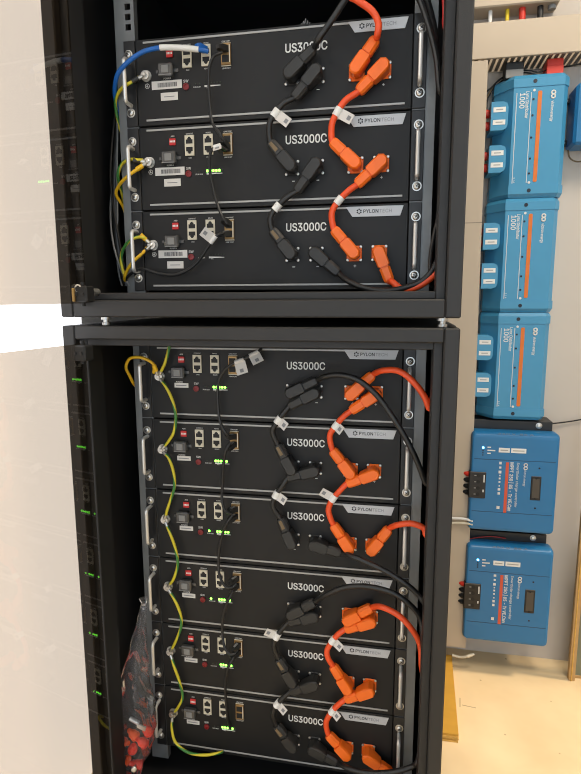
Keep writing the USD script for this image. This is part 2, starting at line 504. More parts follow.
UP0, UP1 = -375.0, 268.0
LO0, LO1 = -1300.0, -388.5
hz_up = [66.7 - 6.35 + 15.2 * k + 12 for k in range(1, 11)]
upper = cabinet('dark grey rack cabinet on top, with three battery modules', UP0, UP1, -349, 246, -338, 235, UP0 + 6, UP1 - 6, hz_up)
lower = cabinet('dark grey rack cabinet underneath, with six battery modules', LO0, LO1, LO0 + 26, -409.5, LO0 + 38, -420, -1262, LO1 - 6, [], 9.5)
for x in (-250, 272):
    for y in (-88,):
        b = upper.part('stacking_bolt', lathe((x, y, LO1), (0, 0, 1), [(7, 0), (7, 4), (4.5, 4.5), (4.5, 8), (8, 8.5), (8, 13.5)], 12), 'steel')
for x in (-262, 262):
    upper.part('stacking_bolt', lathe((x, 440, LO1), (0, 0, 1), [(7, 0), (7, 4), (4.5, 4.5), (4.5, 8), (8, 8.5), (8, 13.5)], 12), 'steel')
lower.part('plinth', box(-285, 285, -80, 480, FLOOR, LO0, 2), 'powder')


def door(cab, z0, z1, hx, hy, ang, length, hinge_z):
    """Glass door swung open about its left edge. ang: direction of the leaf in the X-Y plane."""
    dx, dy = math.cos(ang), math.sin(ang)
    nx, ny = -dy, dx

    def leaf(s0, s1, o0, o1, za, zb, ch=0.0):
        b = box(s0, s1, o0, o1, za, zb, ch)
        v = b.vertices
        return trimesh.Trimesh(np.stack([hx + v[:, 0] * dx + v[:, 1] * nx, hy + v[:, 0] * dy + v[:, 1] * ny, v[:, 2]], 1), b.faces)
    p = cab.part('glass_door', leaf(-8, length, -2, 2, z0, z1), 'glass', label='tinted glass door leaf swung open')
    for hz in hinge_z:
        cab.part('hinge_clamp', leaf(-4, 17, -6, 20, hz - 12, hz + 12, 2), 'gasket', p)
        for o in (2, 13):
            c0 = np.array([hx, hy, hz]) + np.array([dx, dy, 0]) * 17 + np.array([nx, ny, 0]) * o
            cab.part('clamp_screw', cyl(c0 - np.array([dx, dy, 0]), c0 + np.array([dx, dy, 0]) * 1.6, 2.6, 10), 'ear', p)
        cab.part('hinge_pin', cyl((hx + 2, hy, hz - 18), (hx + 2, hy, hz + 18), 3.2, 12), 'gasket', p)
    return p


dU = door(upper, -354.0, 250, -265.2, -130, math.atan2(-0.998, -0.0629), 600, (-340, 236))
upper.part('hinge_bolt', cyl((-254, -122, -337), (-254, -104, -337), 6, 12), 'steel', dU)
upper.part('clamp_clip', box(at(72.2, 299, -149)[0], at(75, 299, -149)[0], -150, -142, -351, -331, 0.8), 'bolt_gold', dU)
upper.part('hinge_ring', tube([at(78, 288.5, -146) + 4.5 * np.array((math.cos(a), 0, 1.2 * math.sin(a))) for a in np.linspace(0, 2 * math.pi, 17)], 1.3, 6, smooth=False)[0], 'steel', dU)
dL = door(lower, -1290, -415.5, -271.6, -130, math.atan2(-0.9892, -0.1462), 600, (-429, -1276))

# ------------------------------------------------------------------ battery modules
SOCK = {'n1': (38.2, -9.4), 'n2': (77.7, -9.6), 'p1': (138.3, -9.6), 'p2': (177.8, -9.6)}
MOD_LABEL = {1: 'black battery module at the top of the upper cabinet', 2: 'black battery module in the middle of the upper cabinet',
             3: 'black battery module at the bottom of the upper cabinet', 4: 'black battery module at the top of the lower cabinet',
             5: 'second black battery module from the top of the lower cabinet', 6: 'third black battery module from the top of the lower cabinet',
             7: 'fourth black battery module from the top of the lower cabinet', 8: 'second black battery module from the bottom of the lower cabinet',
             9: 'black battery module at the bottom of the lower cabinet'}
LEDS = {1: [], 2: [2, 3, 4, 5, 6], 3: [], 4: [2, 3, 4, 5, 6], 5: [2, 3, 4, 5, 6], 6: [0, 2, 3, 4, 5, 6], 7: [0, 2, 3, 4, 6], 8: [2, 3, 4, 6], 9: [2, 3, 4, 6]}


def battery(n):
    z, ox = ZU[n], XU[n]
    t = Thing('battery_module', MOD_LABEL[n], 'battery module', (ox, 200, z - 66))

    t.off[1] = YU[n]

    def B(x0, x1, y0, y1, z0, z1, ch=0.0):
        return box(x0 + ox, x1 + ox, y0, y1, z0 + z, z1 + z, ch)

    t.part('chassis', B(-220, 220, 3, 410, -65.5, 65.5), 'chassis')
    fp = t.part('front_panel', B(-220.5, 220.5, -1.5, 3, -66, 66, 0.8), 'face')
    for s in (-1, 1):
        a, b = sorted((s * 221.6, s * 241.3))
        ear = t.part('mounting_ear', B(a, b, -2, 1, -65.8, 65.8, 0.7), 'ear')
        # U handle
        hp = [(s * 232 + ox, -2, z + 33), (s * 232 + ox, -16, z + 33), (s * 232 + ox, -22, z + 27), (s * 232 + ox, -22, z - 27), (s * 232 + ox, -16, z - 33), (s * 232 + ox, -2, z - 33)]
        P = [hp[0], hp[1]] + [(s * 232 + ox, -16 - 6 * math.sin(k), z + 27 + 6 * math.cos(k)) for k in (0.4, 0.8, 1.2)] + [hp[2], hp[3]] + \
            [(s * 232 + ox, -16 - 6 * math.cos(k), z - 27 - 6 * math.sin(k)) for k in (0.4, 0.8, 1.2)] + [hp[4], hp[5]]
        t.part('handle', tube(P, 3.4, 10, smooth=False)[0], 'chrome')
        for dz in (44.45, -44.45):
            sc = t.part('rack_screw', lathe((s * 232.5 + ox, -2, z + dz), (0, -1, 0), [(7.2, 0), (7.2, 1.2), (5.6, 1.25), (5.4, 2.6), (4.2, 3.9), (2.2, 4.4), (0.3, 4.4)], 16), 'steel')
            t.part('cross_recess', screw_cross(s * 232.5 + ox, -2.4, z + dz, 5, 4.0), 'dark_print', sc)
    # silver trims and badge
    t.part('trim_strip', B(-207, 128, -2.6, -1.4, 59.2, 62.2, 0.3), 'trim')
    t.part('trim_strip', B(-206, 211, -2.6, -1.4, -59, -56, 0.3), 'trim')
    bd = t.part('badge', prism_xz([(124 + ox, z + 62.2), (213.5 + ox, z + 62.2), (208.5 + ox, z + 46.8), (134.5 + ox, z + 46.8)], -2.8, -1.4), 'badge', smooth=False)
    t.part('badge_lettering', face_text('PYLON', 151.5 + ox, z + 52.2, -2.8, 5.2, 23.5, True), 'dark_print', bd)
    t.part('badge_lettering', face_text('TECH', 176.5 + ox, z + 52.2, -2.8, 5.2, 19), 'grey_print', bd)
    lg = []
    for k in range(6):
        a = k * math.pi / 3 + math.pi / 6
        cx, cz = 145 + 3.1 * math.cos(a), 54.8 + 3.1 * math.sin(a)
        lg.append(prism_xz([(cx + ox + 1.35 * math.cos(b), cz + z + 1.35 * math.sin(b)) for b in np.arange(6) * math.pi / 3 + math.pi / 6], -3.1, -2.8))
    t.part('badge_logo', cat_(lg), 'dark_print', bd, smooth=False)
    t.part('model_lettering', face_text('US3000C', 27.5 + ox, z + 27.6, -1.5, 12.2, 65.5, True), 'print')
    # network ports
    for px in (-132.4, -100.4):
        fr_ = manifold3d.Manifold.cube((15.6, 3.2, 31.5), True).translate((px + ox, -2.4, z + 33.6))
        op = []
        for dz, up in ((7.2, 1), (-7.2, -1)):
            pl = [(-5.7, -4.6 * up), (5.7, -4.6 * up), (5.7, 2.0 * up), (3.2, 2.0 * up), (3.2, 4.2 * up), (1.8, 4.2 * up), (1.8, 5.8 * up), (-1.8, 5.8 * up), (-1.8, 4.2 * up), (-3.2, 4.2 * up), (-3.2, 2.0 * up), (-5.7, 2.0 * up)]
            op.append([(px + ox + a, z + 33.6 + dz + b) for a, b in pl])
        mm = fr_.to_mesh()
        pt = t.part('network_port', (mm.vert_properties[:, :3], mm.tri_verts), 'cream_plastic', smooth=False)
        for pl in op:
            t.part('socket_opening', prism_xz(pl, -4.25, -3.6), 'port_black', pt, smooth=False)
    lp = t.part('link_port', B(-75.6, -59.6, -4.6, -1, 17, 48.5, 0.6), 'brass')
    for dz in (39.6, 25.6):
        t.part('socket_opening', B(-73.6, -62.4, -4.85, -4.2, dz - 5.2, dz + 5.2), 'port_black', lp)
    t.part('contact_strip', B(-61.9, -60.4, -4.85, -4.4, 20, 46), 'cream_plastic', lp)
    for dz in (48.9, 16.0):
        t.part('port_edge', B(-75.6, -59.6, -2.6, -1.4, dz - 0.6, dz + 0.6), 'cream_plastic', lp)
    # small print above and under the ports
    sm = [('ADD', -161.8, 48.6, 2.2), ('CONSOLE', -132.4, 51.2, 1.9), ('CAN', -132.4, 13.6, 1.9), ('RS485', -100.4, 51.2, 1.9), ('RS485', -100.4, 13.6, 1.9),
          ('LINK PORT', -67.6, 51.0, 1.9), ('LINK PORT', -67.6, 11.6, 1.9), ('POWER', -167.2, -0.6 if n > 3 else 3.4, 2.6), ('SW', -135.8, -3.6, 4.0), ('RUN ALM', -117.6, -12.8, 2.0), ('SOC', -99, -14.6, 1.6)]
    for s, x, zz, h in sm:
        t.part('lettering', face_text(s, x + ox, z + zz, -1.5, h, None, False, 'c'), 'print')
    # address switch
    dp = t.part('address_switch', B(-167.4, -156.4, -4.0, -1.4, 35.4, 46.0, 0.5), 'red')
    for k in range(4):
        t.part('switch_slider', B(-165.8 + k * 2.5, -164.2 + k * 2.5, -4.6, -3.9, 39.5, 42.5), 'white_plastic', dp)
    # power switch under a smoked cover with two wings
    zp = 0 if n <= 3 else 3.0
    body = hull(np.vstack([B(-179.4, -154.8, -12, -1.4, 5.2 + zp, 25.4 + zp, 2).vertices]))
    pc = t.part('power_switch', body, 'smoke', label='smoked clear cover over the power switch')
    for a, b in ((-186.5, -178.5), (-155.5, -147.5)):
        t.part('cover_wing', B(a, b, -3.2, -1.4, 12.6 + zp, 18.2 + zp, 0.5), 'smoke', pc)
    t.part('rocker', B(-173, -161, -13.2, -11.6, 9.5 + zp, 21 + zp, 0.6), 'grey_plastic', pc)
    t.part('cover_rib', B(-178, -156, -12.6, -11.8, 6.2 + zp, 7.4 + zp), 'grey_plastic', pc)
    # stickers
    if n <= 3:
        lb = t.part('serial_sticker', B(-194.5, -142.8, -1.9, -1.4, -11.2, 1.5), 'paper')
        rng = np.random.default_rng(n)
        xx = -184.0
        bars = []
        while xx < -151:
            w = rng.uniform(0.4, 1.2)
            bars.append(B(xx, xx + w, -2.05, -1.85, -8.2, -1.6))
            xx += w + rng.uniform(0.4, 0.9)
        t.part('barcode', cat_(bars), 'dark_print', lb)
        lb = t.part('small_sticker', B(-179.5, -150.2, -1.9, -1.4, -28.8, -16.8), 'paper')
        t.part('printed_line', B(-174, -156, -2.05, -1.85, -23.6, -22.4), 'grey_print', lb)
    else:
        lb = t.part('serial_sticker', B(-176.5, -150.5, -1.9, -1.4, -9.6, 0.0 - 1.2), 'paper')
        t.part('printed_line', B(-173.5, -154, -2.05, -1.85, -6.4, -4.8), 'grey_print', lb)
    # start button and lamps
    bt = t.part('start_button', lathe((-135.6 + ox, -1.5, z - 10.4), (0, -1, 0), [(5.2, 0), (5.2, 2.2), (4.4, 2.6), (3.2, 2.6), (3.0, 1.6), (0.2, 1.8)], 18), 'dark_red')
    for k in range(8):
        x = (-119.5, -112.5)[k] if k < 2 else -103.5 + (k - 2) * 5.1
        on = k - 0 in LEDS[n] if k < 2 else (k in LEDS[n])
        t.part('indicator_light', lathe((x + ox, -1.4, z - 7.0), (0, -1, 0), [(2.3 if on else 1.2, 0), (2.1 if on else 1.0, 0.8), (0.2, 1.3)], 10), 'led_on' if on else 'led_off')  # lit lenses are wider: their glow is put into the shape
    t.part('charge_scale', prism_xz([(-104.6 + ox, z - 9.9), (-104.6 + ox, z - 12.9), (-78 + ox, z - 12.0), (-78 + ox, z - 11.2)], -1.9, -1.4), 'print', smooth=False)
    # earth stud
    sd = t.part('earth_stud', lathe((-203.2 + ox, -1.5, z + 10.4), (0, -1, 0), [(7.5, 0), (7.5, 2.0), (6.2, 2.2), (6.2, 5.4), (3.4, 5.6), (3.4, 10.5), (2.6, 11.2), (0.3, 11.2)], 6), 'steel')
    t.part('washer', lathe((-203.2 + ox, -1.5, z + 10.4), (0, -1, 0), [(8.8, 0), (8.8, 1.2), (2, 1.3)], 18), 'steel', sd)
    ring = [(-202.4 + ox + 3.6 * math.cos(a), -1.7, z - 4.8 + 3.6 * math.sin(a)) for a in np.linspace(0, 2 * math.pi, 17)]
    if n <= 3:
        es = [tube(ring, 0.35, 4, smooth=False)[0], B(-203.0, -202.2, -1.9, -1.5, -4.8, -2.4), B(-204.4, -200.8, -1.9, -1.5, -5.2, -4.6), B(-203.8, -201.4, -1.9, -1.5, -6.3, -5.8)]
        t.part('earth_symbol', cat_(es), 'print')
    # power sockets
    for key, (x, zz) in SOCK.items():
        neg = key[0] == 'n'
        hw = 11.2 if neg else 12.0
        so = t.part('power_socket', B(x - hw, x + hw, -3.4, -1.4, zz - hw, zz + hw, 1.0), 'black_plug' if neg else 'orange')
        t.part('socket_collar', lathe((x + ox, -3.2, z + zz), (0, -1, 0), [(8.6, 0), (8.6, 3), (7.4, 3.4), (0.3, 3.4)], 18), 'black_plug' if neg else 'orange', so)
        for sx in (-1, 1):
            for sz in (-1, 1):
                t.part('socket_screw', screw(x + ox + sx * (hw - 1.8), -3.4, z + zz + sz * (hw - 1.8), 2.5, 1.8, 10), 'steel', so)
    mk = []
    for x in (40, 79):
        mk.append(B(x - 2.2, x + 2.2, -1.8, -1.4, -29.6, -28.6))
    for x in (139.5, 178.5):
        mk += [B(x - 2, x + 2, -1.8, -1.4, -29.3, -28.4), B(x - .45, x + .45, -1.8, -1.4, -30.9, -26.8)]
    t.part('polarity_marks', cat_(mk), 'print')
    if n == 1:
        for k in range(5):
            q = t.part('vent_fin', hull([(48 + k * 3.2 + a + ox, y, z + 65.5 + b) for a, b in ((0, 0), (1.6, 0), (2.8, 6 + 3 * (2 - abs(k - 2))), (4.2, 6 + 3 * (2 - abs(k - 2)))) for y in (8, 14)]), 'grey_plastic', smooth=False)
    return t


for n in range(1, 10):
    battery(n)

# ------------------------------------------------------------------ power cables
YC = -18.0


def sock(n, key):
    x, z = SOCK[key]
    return np.array([x + XU[n], -3.4 + YU[n], z + ZU[n]])


def plug(t, n, key, px, mat, scuff=False):
    """Right-angle plug on a socket, its sleeve turned towards a pixel of the photograph; returns points where the cable leaves."""
    s = sock(n, key)
    q = at(px[0], px[1], YC + YU[n])
    dd = np.array([q[0] - s[0], 0, q[2] - s[2]])
    dd /= np.linalg.norm(dd)
    w = np.array([-dd[2], 0, dd[0]])
    yv = np.array([0, 1.0, 0])

    def pt(a, b, y):
        return np.array([s[0], YU[n], s[2]]) + dd * a + w * b + yv * y
    pts = []
    for y, k in ((-5, 1.0), (-25.5, 1.0), (-28, 0.78)):
        for b_ in np.arange(8) * math.pi / 4 + math.pi / 8:
            pts.append(pt(10.6 * k * math.cos(b_), 10.6 * k * math.sin(b_), y))
    for y, k in ((-8.5, 0.8), (-11, 1.0), (-24.5, 1.0), (-27.5, 0.8)):
        for b_ in (-1, 1):
            pts.append(pt(21, b_ * 9.8 * k, y))
            pts.append(pt(23.2, b_ * 8.2 * k, y))
    m = hull(pts)
    head = t.part('plug', m, mat)
    col = hull([pt(a, b_, y) for a in (22.5, 26.5) for b_, y in ((-6.5, -12), (-6.5, -24), (6.5, -12), (6.5, -24))])
    t.part('plug_neck', col, mat, head)
    pts = []
    for a, k in ((25, 0.93), (26.5, 1.0), (44, 0.95), (48, 0.78)):
        for b_, y in ((-8.6, -5), (-5, -9), (5, -9), (8.6, -5), (8.6, 5), (5, 9), (-5, 9), (-8.6, 5)):
            pts.append(pt(a, b_ * k, YC + y * k * 0.88))
    sl = t.part('plug_sleeve', hull(pts), mat, head)
    if scuff:
        t.part('scuff_mark', hull([pt(a, b_, y) for a, b_ in ((30, -2.5), (46, -2), (46, 3), (30, 3.5)) for y in (YC - 8.3, YC - 7)]), 'scuff', sl, label='brown scuff on the sleeve')
    return [pt(38, 0, YC), pt(47, 0, YC)]


def wrap(t, P, k, rad, flag=None, mat='white_plastic', ln=13.0, parent=None):
    """A paper label wrapped around a cable at point k of its centre line, its flag standing out towards a pixel."""
    C = spline(P, 3.0)
    i = int(np.argmin(np.linalg.norm(C - k, axis=1)))
    i = min(max(i, 1), len(C) - 2)
    a = C[i + 1] - C[i - 1]; a /= np.linalg.norm(a)
    c0 = C[i]
    w = t.part('wrap_label', cyl(c0 - a * ln / 2, c0 + a * ln / 2, rad + 1.0, 14), mat, parent)
    if flag is not None:
        q = at(flag[0], flag[1], c0[1] - 4)
        u = q - c0; u -= a * (u @ a)
        L = np.linalg.norm(u); u /= L
        nn = np.cross(a, u)
        c1 = c0 + u * (rad * 0.3)
        fl = hull([c1 + a * sa * ln / 2 * 1.15 + u * x + nn * sn * 0.35 for sa in (-1, 1) for x in (0, L + 7) for sn in (-1, 1)])
        t.part('label_flag', fl, 'paper', w)
        out = -nn if nn[1] > 0 else nn
        t.part('printed_mark', hull([c1 + a * sa * 3.2 + u * x + out * y for sa in (-1, 1) for x in (L - 2, L + 4) for y in (0.3, 0.5)]), 'grey_print', w)


RAD = 5.0


def px(pts, Y=YC - 3):
    return [at(q[0], q[1], (q[2] if len(q) > 2 else Y) + (9.5 if q[1] > 335 else 0)) for q in pts]


def power_cable(label, colour, a, b, way, tagpx=None, flag=None, tail=None, group=None):
    """a, b: (module, socket, sleeve pixel) or None; way: pixels the cable passes between them."""
    orange = colour == 'orange'
    base = sock(a[0], a[1])
    t = Thing('battery_cable', label, 'battery cable', (base[0], 0, base[2]), group)
    pm_ = 'orange' if orange else 'black_plug'
    P = plug(t, a[0], a[1], a[2], pm_)
    P = P + [q for q in px(way) if np.linalg.norm(q - P[-1]) > 14]
    if b is not None:
        E_ = plug(t, b[0], b[1], b[2], pm_, scuff=not orange)
        P = [q for k, q in enumerate(P) if k < 2 or np.linalg.norm(q - E_[-1]) > 14] + E_[::-1]
    if tail:
        P = P + [np.array(q, float) for q in tail]
    t.part('cable', tube(P, RAD if orange else 4.6, 12)[0], 'orange_cable' if orange else 'black_cable')
    if tagpx:
        wrap(t, P, at(tagpx[0], tagpx[1], YC - 3), RAD, flag)
    return t


# between neighbouring modules
power_cable('short black link cable joining the top two modules in the upper cabinet', 'black', (1, 'n2', (300, 91)), (2, 'n1', (278, 151.5)), [(284, 103), (275.5, 113), (269.5, 124), (268.6, 137)], (276, 113), (283, 123))
power_cable('short orange link cable joining the top two modules in the upper cabinet', 'orange', (1, 'p2', (363.3, 86.8)), (2, 'p1', (342.6, 151.5)), [(345.4, 100.6), (337.5, 112), (332, 124), (332.2, 134)], (337.5, 112.5), (346, 120))
power_cable('short black link cable joining the lower two modules in the upper cabinet', 'black', (2, 'n2', (302.7, 183)), (3, 'n1', (275.5, 234.5)), [(287.5, 197), (277, 207), (270.4, 218), (270.2, 226)], (277, 207.5))
power_cable('short orange link cable joining the lower two modules in the upper cabinet', 'orange', (2, 'p2', (363, 179)), (3, 'p1', (342, 239)), [(349.5, 190), (339, 200.5), (332, 212), (332, 224)], (339, 200.5))
power_cable('short black link cable with flagged label between first and second modules of the lower cabinet', 'black', (4, 'n2', (297, 402)), (5, 'n1', (281, 450.5)), [(283, 414), (276.5, 423), (272.6, 431), (273.6, 442)], (277, 421.5), (284, 422.5))
power_cable('short orange link cable between first and second modules of the lower cabinet', 'orange', (4, 'p2', (359, 405.4)), (5, 'p1', (334.4, 452.4)), [(343, 417), (336, 425.5), (330, 435), (330.4, 444)], (335.5, 426), (342, 424))
power_cable('short black link cable with flagged label between second and third modules of the lower cabinet', 'black', (5, 'n2', (297, 475)), (6, 'n1', (283, 523.6)), [(282, 486.5), (275.5, 496), (273, 506), (276, 515)], (275, 497), (283, 497))
power_cable('short orange link cable between second and third modules of the lower cabinet', 'orange', (5, 'p2', (351.4, 481.8)), (6, 'p1', (332.8, 523.6)), [(340, 490.5), (332.5, 499.5), (328.6, 509), (330, 517)], (332.5, 500), (327, 491))
power_cable('short black link cable with flagged label between fourth and fifth modules of the lower cabinet', 'black', (7, 'n2', (300, 619)), (8, 'n1', (281.7, 664)), [(286, 627), (277, 636), (274, 646), (277, 655)], (275, 639), (271.5, 630))
power_cable('short orange link cable between fourth and fifth modules of the lower cabinet', 'orange', (7, 'p2', (353, 626.7)), (8, 'p1', (332.8, 665.5)), [(338.5, 634), (331, 643), (326.8, 651.5), (328.5, 659)], (331, 643), (340, 643))
power_cable('short black link cable with flagged label joining the lowest two modules', 'black', (8, 'n2', (294, 690)), (9, 'n1', (280, 730)), [(282, 699), (275, 707.5), (273, 716), (276, 723)], (275.5, 706.5), (284, 707))
power_cable('short orange link cable joining the lowest two modules', 'orange', (8, 'p2', (348.3, 698)), (9, 'p1', (330.5, 736.7)), [(337, 706), (330.6, 713.5), (326.2, 722), (327.5, 730)], (330.6, 713.5), (338, 712))
# feeds that leave the cabinets
power_cable('black supply cable rising from the top module out of view', 'black', (1, 'n1', (305.5, 57.8)), None, [(318, 40, -36), (332, 20, -40), (345, 0, -44), (352, -10, -44)], None, None, [(120, -30, 200), (150, 60, 255)])
power_cable('orange supply cable rising from the top module out of view', 'orange', (1, 'p1', (370, 48)), None, [(377.5, 34, -36), (378.5, 24, -38), (373, 12, -40), (357, 0, -42), (344, -8, -42)], None, None, [(95, -20, 190), (60, 80, 255)])
power_cable('black supply cable dropping right from the bottom of the upper cabinet', 'black', (3, 'n2', (332, 268)), None, [(349.8, 282, -36), (366, 288.5, -42), (384, 290.8, -46), (402, 288.5, -48), (425, 279, -48)], None, None, [(268, -45, -285), (280, 10, -220)])
power_cable('orange supply cable looping right from the bottom of the upper cabinet', 'orange', (3, 'p2', (385.8, 271)), None, [(392.5, 282, -36), (400, 288, -42), (408, 289.5, -46), (419, 286, -48), (433, 276, -48)], None, None, [(272, -45, -295), (280, 10, -240)])
power_cable('long black supply cable arching right across the top two modules of the lower cabinet', 'black', (4, 'n1', (309.6, 383.7)), None, [(324, 377, -38), (338, 374.8, -46), (356, 379, -50), (374.6, 393, -52), (390, 413, -52), (405.6, 438, -52), (417, 461, -50), (427, 484, -46)], None, None, [(268, -40, -610), (280, 20, -680)])
power_cable('orange supply cable arching right from the top module of the lower cabinet', 'orange', (4, 'p1', (368.4, 378.5)), None, [(384, 370.3, -40), (399.4, 371.3, -46), (415, 383.7, -48), (425, 397.7, -48), (430, 409, -46)], None, None, [(268, -38, -490), (280, 20, -560)])
power_cable('thick black supply cable running right from the third module of the lower cabinet', 'black', (6, 'n2', (337, 551.5)), None, [(353, 556.5, -36), (368, 563, -40), (384, 570.4, -44), (405.6, 583.6, -48), (419.5, 596, -48)], None, None, [(262, -40, -840), (280, 20, -900)])
power_cable('orange supply cable running right from the third module of the lower cabinet', 'orange', (6, 'p2', (385.5, 533)), None, [(397.3, 525, -38), (411.8, 523.6, -44), (424, 528.5, -46)], None, None, [(262, -42, -722), (281, 10, -760)])
power_cable('black supply cable arching right from the fourth module of the lower cabinet', 'black', (7, 'n1', (311, 603.8)), None, [(327.6, 594, -38), (346.7, 587, -44), (368.4, 586.7, -48), (393, 593, -50), (408, 603, -50), (420, 618, -46)], None, None, [(266, -40, -930), (280, 20, -1000)])
power_cable('orange supply cable running down right from the fourth module of the lower cabinet', 'orange', (7, 'p1', (367, 609.7)), None, [(381.8, 607, -40), (399.4, 616, -46), (413, 631, -48), (420, 645, -46)], None, None, [(264, -40, -960), (280, 20, -1040)])
power_cable('black supply cable sweeping right from the lowest module', 'black', (9, 'n2', (326.6, 756)), None, [(346.7, 767.7, -40), (362, 772, -46), (381, 773, -48), (400, 770.5, -48), (414, 765.5, -46)], None, None, [(262, -40, -1140), (280, 20, -1090)])
power_cable('orange supply cable dropping right from the lowest module out of view', 'orange', (9, 'p2', (379.3, 764.6)), None, [(392, 773, -36), (400, 781, -44)], None, None, [(232, -40, -1230), (262, 0, -1250)])

# loose supply cables at the right of the upper cabinet
t = Thing('supply_cable', 'thick black cable slanting down past the right rail of the upper cabinet', 'cable', (240, -30, 120))
t.part('cable', tube(px([(413, -14, -25), (420, 0, -25), (430, 30, -30), (437, 60, -40), (440, 90, -40)]) + [np.array((266.0, -30, -60)), np.array((280.0, 20, -120))], 4.8)[0], 'black_cable')
t = Thing('supply_cable', 'second thick black cable slanting beside the first at the right rail', 'cable', (250, -20, 120))
t.part('cable', tube(px([(422, -14, -8), (427, 0, -8), (434.5, 30, -12), (440, 62, -20)]) + [np.array((273.0, -10, -10)), np.array((280.0, 40, -90))], 4.8)[0], 'black_cable')
t = Thing('supply_cable', 'dark red cable at the upper right inside the upper cabinet', 'cable', (270, -30, 100))
t.part('cable', tube(px([(444, -14, -30), (443.8, 0, -30), (444, 14, -30), (444, 26, -26)]) + [np.array((282.0, 0, 0)), np.array((282.0, 60, -60))], 2.6)[0], 'wire_red')
t = Thing('supply_cable', 'thin black cable bowing inside the right post of the upper cabinet', 'cable', (255, -30, -240))
t.part('cable', tube([np.array((282.0, 40, -120))] + px([(437, 222, -40), (433, 240, -40), (430, 262, -40), (431, 284, -40)]) + [np.array((262.0, -20, -330))], 3.2)[0], 'black_cable')

# ------------------------------------------------------------------ earth wires


def stud(n):
    return np.array([-203.2 + XU[n], -8.0 + YU[n], ZU[n] + 10.4])


def earth(label, segs, lug_at, mat='earth', yellow=()):
    t = Thing('earth_wire', label, 'earth wire', segs[0])
    m, s = tube(segs, 2.7, 12, 2.5, 0.012)
    if mat == 'earth':
        t.part('wire', m, 'earth', attr=s)
    else:
        t.part('wire', m, mat)
    for L, dirp, y in lug_at:
        L, q = np.asarray(L, float), np.asarray(dirp, float)
        dd = q - L; dd /= np.linalg.norm(dd)
        t.part('ring_lug', cat_([lathe(L + [0, 1.0, 0], (0, -1, 0), [(7, 0), (7, 1.4), (0.5, 1.4)], 16), cyl(L + dd * 5, L + dd * 13, 3.2, 10)]), 'steel')
        if y:
            t.part('lug_sleeve', cyl(L + dd * 12, L + dd * 24, 4.0, 12), y)
    return t


def run(a, way, b, Y=-14):
    A, B = stud(a), (stud(b) if b else None)
    P = px(way, Y)
    d0 = P[0] - A; d0 /= np.linalg.norm(d0)
    out = [A + d0 * 9] + P
    lugs = [(A, P[0], None)]
    if B is not None:
        d1 = P[-1] - B; d1 /= np.linalg.norm(d1)
        out.append(B + d1 * 9)
        lugs.append((B + [0, -1.6, 0], P[-1], None))
    return out, lugs


o, l = run(4, [(166, 387), (173, 402), (175.8, 417.3), (173.5, 432.8), (169, 440.5)], 5)
earth('green and yellow earth wire between first and second modules of lower cabinet', o, l)
o, l = run(5, [(168.5, 457.7), (173.5, 472), (174.5, 486), (170.5, 500), (167.8, 508)], 6)
earth('green and yellow earth wire between second and third modules of lower cabinet', o, l)
o, l = run(6, [(169.5, 532), (175.5, 549), (177.6, 565), (173, 580)], 7)
earth('green and yellow earth wire between third and fourth modules of lower cabinet', o, l)
o, l = run(7, [(173.6, 598), (179.5, 611), (181.4, 624), (175.8, 641)], 8)
earth('green and yellow earth wire between fourth and fifth modules of lower cabinet', o, l)
o, l = run(8, [(173.6, 664.8), (179.5, 682), (182.6, 697), (178.5, 706.5)], 9)
earth('green and yellow earth wire joining the lowest two modules', o, l)
o, l = run(9, [(171.7, 726.7), (175.3, 742, -18), (187.4, 752, -22), (204.6, 755, -22), (221, 752.3, -10)], None)
earth('green and yellow earth wire curving under the lowest module', o + [np.array((-120.0, 30, -1242))], l)
o, l = run(4, [(164.5, 364), (167, 356), (169, 348), (170, 342)], None, -16)
earth('green and yellow earth wire rising behind the top bar of the lower cabinet', o + [np.array((-190.0, -10, -395))], l)
A = stud(4)
earth('orange yellow earth wire looping out over the left rail of lower cabinet', [A + np.array((-7, -4, 7))] + px([(153.6, 364.4, -20), (143, 358, -26), (130.3, 358.3, -26), (125.9, 367, -20), (130, 376.5, -6)]) + [np.array((-262.0, 18, -500)), np.array((-268.0, 60, -520))],
      [(A + [0, -1.6, 0], px([(153.6, 364.4)], -20)[0], 'yellow_lug')], 'yellow_lug')
A = stud(1)
earth('thin green and yellow earth wire from the top module to the left rail', [A + np.array((-9, -2, -3))] + px([(135, 80.5, -14), (128, 84, -16), (120, 90.4, -10), (115.5, 102, -2)]) + [np.array((-262.0, 20, -80)), np.array((-268.0, 50, -140))], [(A, px([(135, 80)], -14)[0], 'black_plug')])
A = stud(2)
earth('yellow earth wire with thick yellow sleeve at the middle module of upper cabinet', [A + np.array((-9, -2, -4))] + px([(139, 168, -18), (128, 176, -20), (119, 185.5, -12), (116, 194, -4)]) + [np.array((-264.0, 16, -190)), np.array((-268.0, 50, -240))], [(A, px([(139, 168)], -16)[0], 'yellow_lug')], 'yellow_lug')
earth('green and yellow earth wire bowing behind the handle at the middle module of upper cabinet', [A + np.array((-8, -4, 2))] + px([(138, 160, -18), (130, 159.6, -12), (122, 164, -8), (118, 175, -4)]) + [np.array((-264.0, 12, -165)), np.array((-268.0, 50, -230))], [(A + [0, -1.6, 0], px([(138, 161)], -16)[0], 'black_plug')])
A = stud(3)
earth('yellow sleeved earth wire arching out from the bottom module of upper cabinet', [A + np.array((-7, -4, 5))] + px([(144, 237.6, -18), (136, 237.6, -20), (127, 243.6, -18), (121.2, 256, -10), (122.5, 269, -6), (125.7, 278, -4)]) + [np.array((-262.0, 20, -312))], [(A + [0, -1.6, 0], px([(144, 238)], -16)[0], 'yellow_lug')])
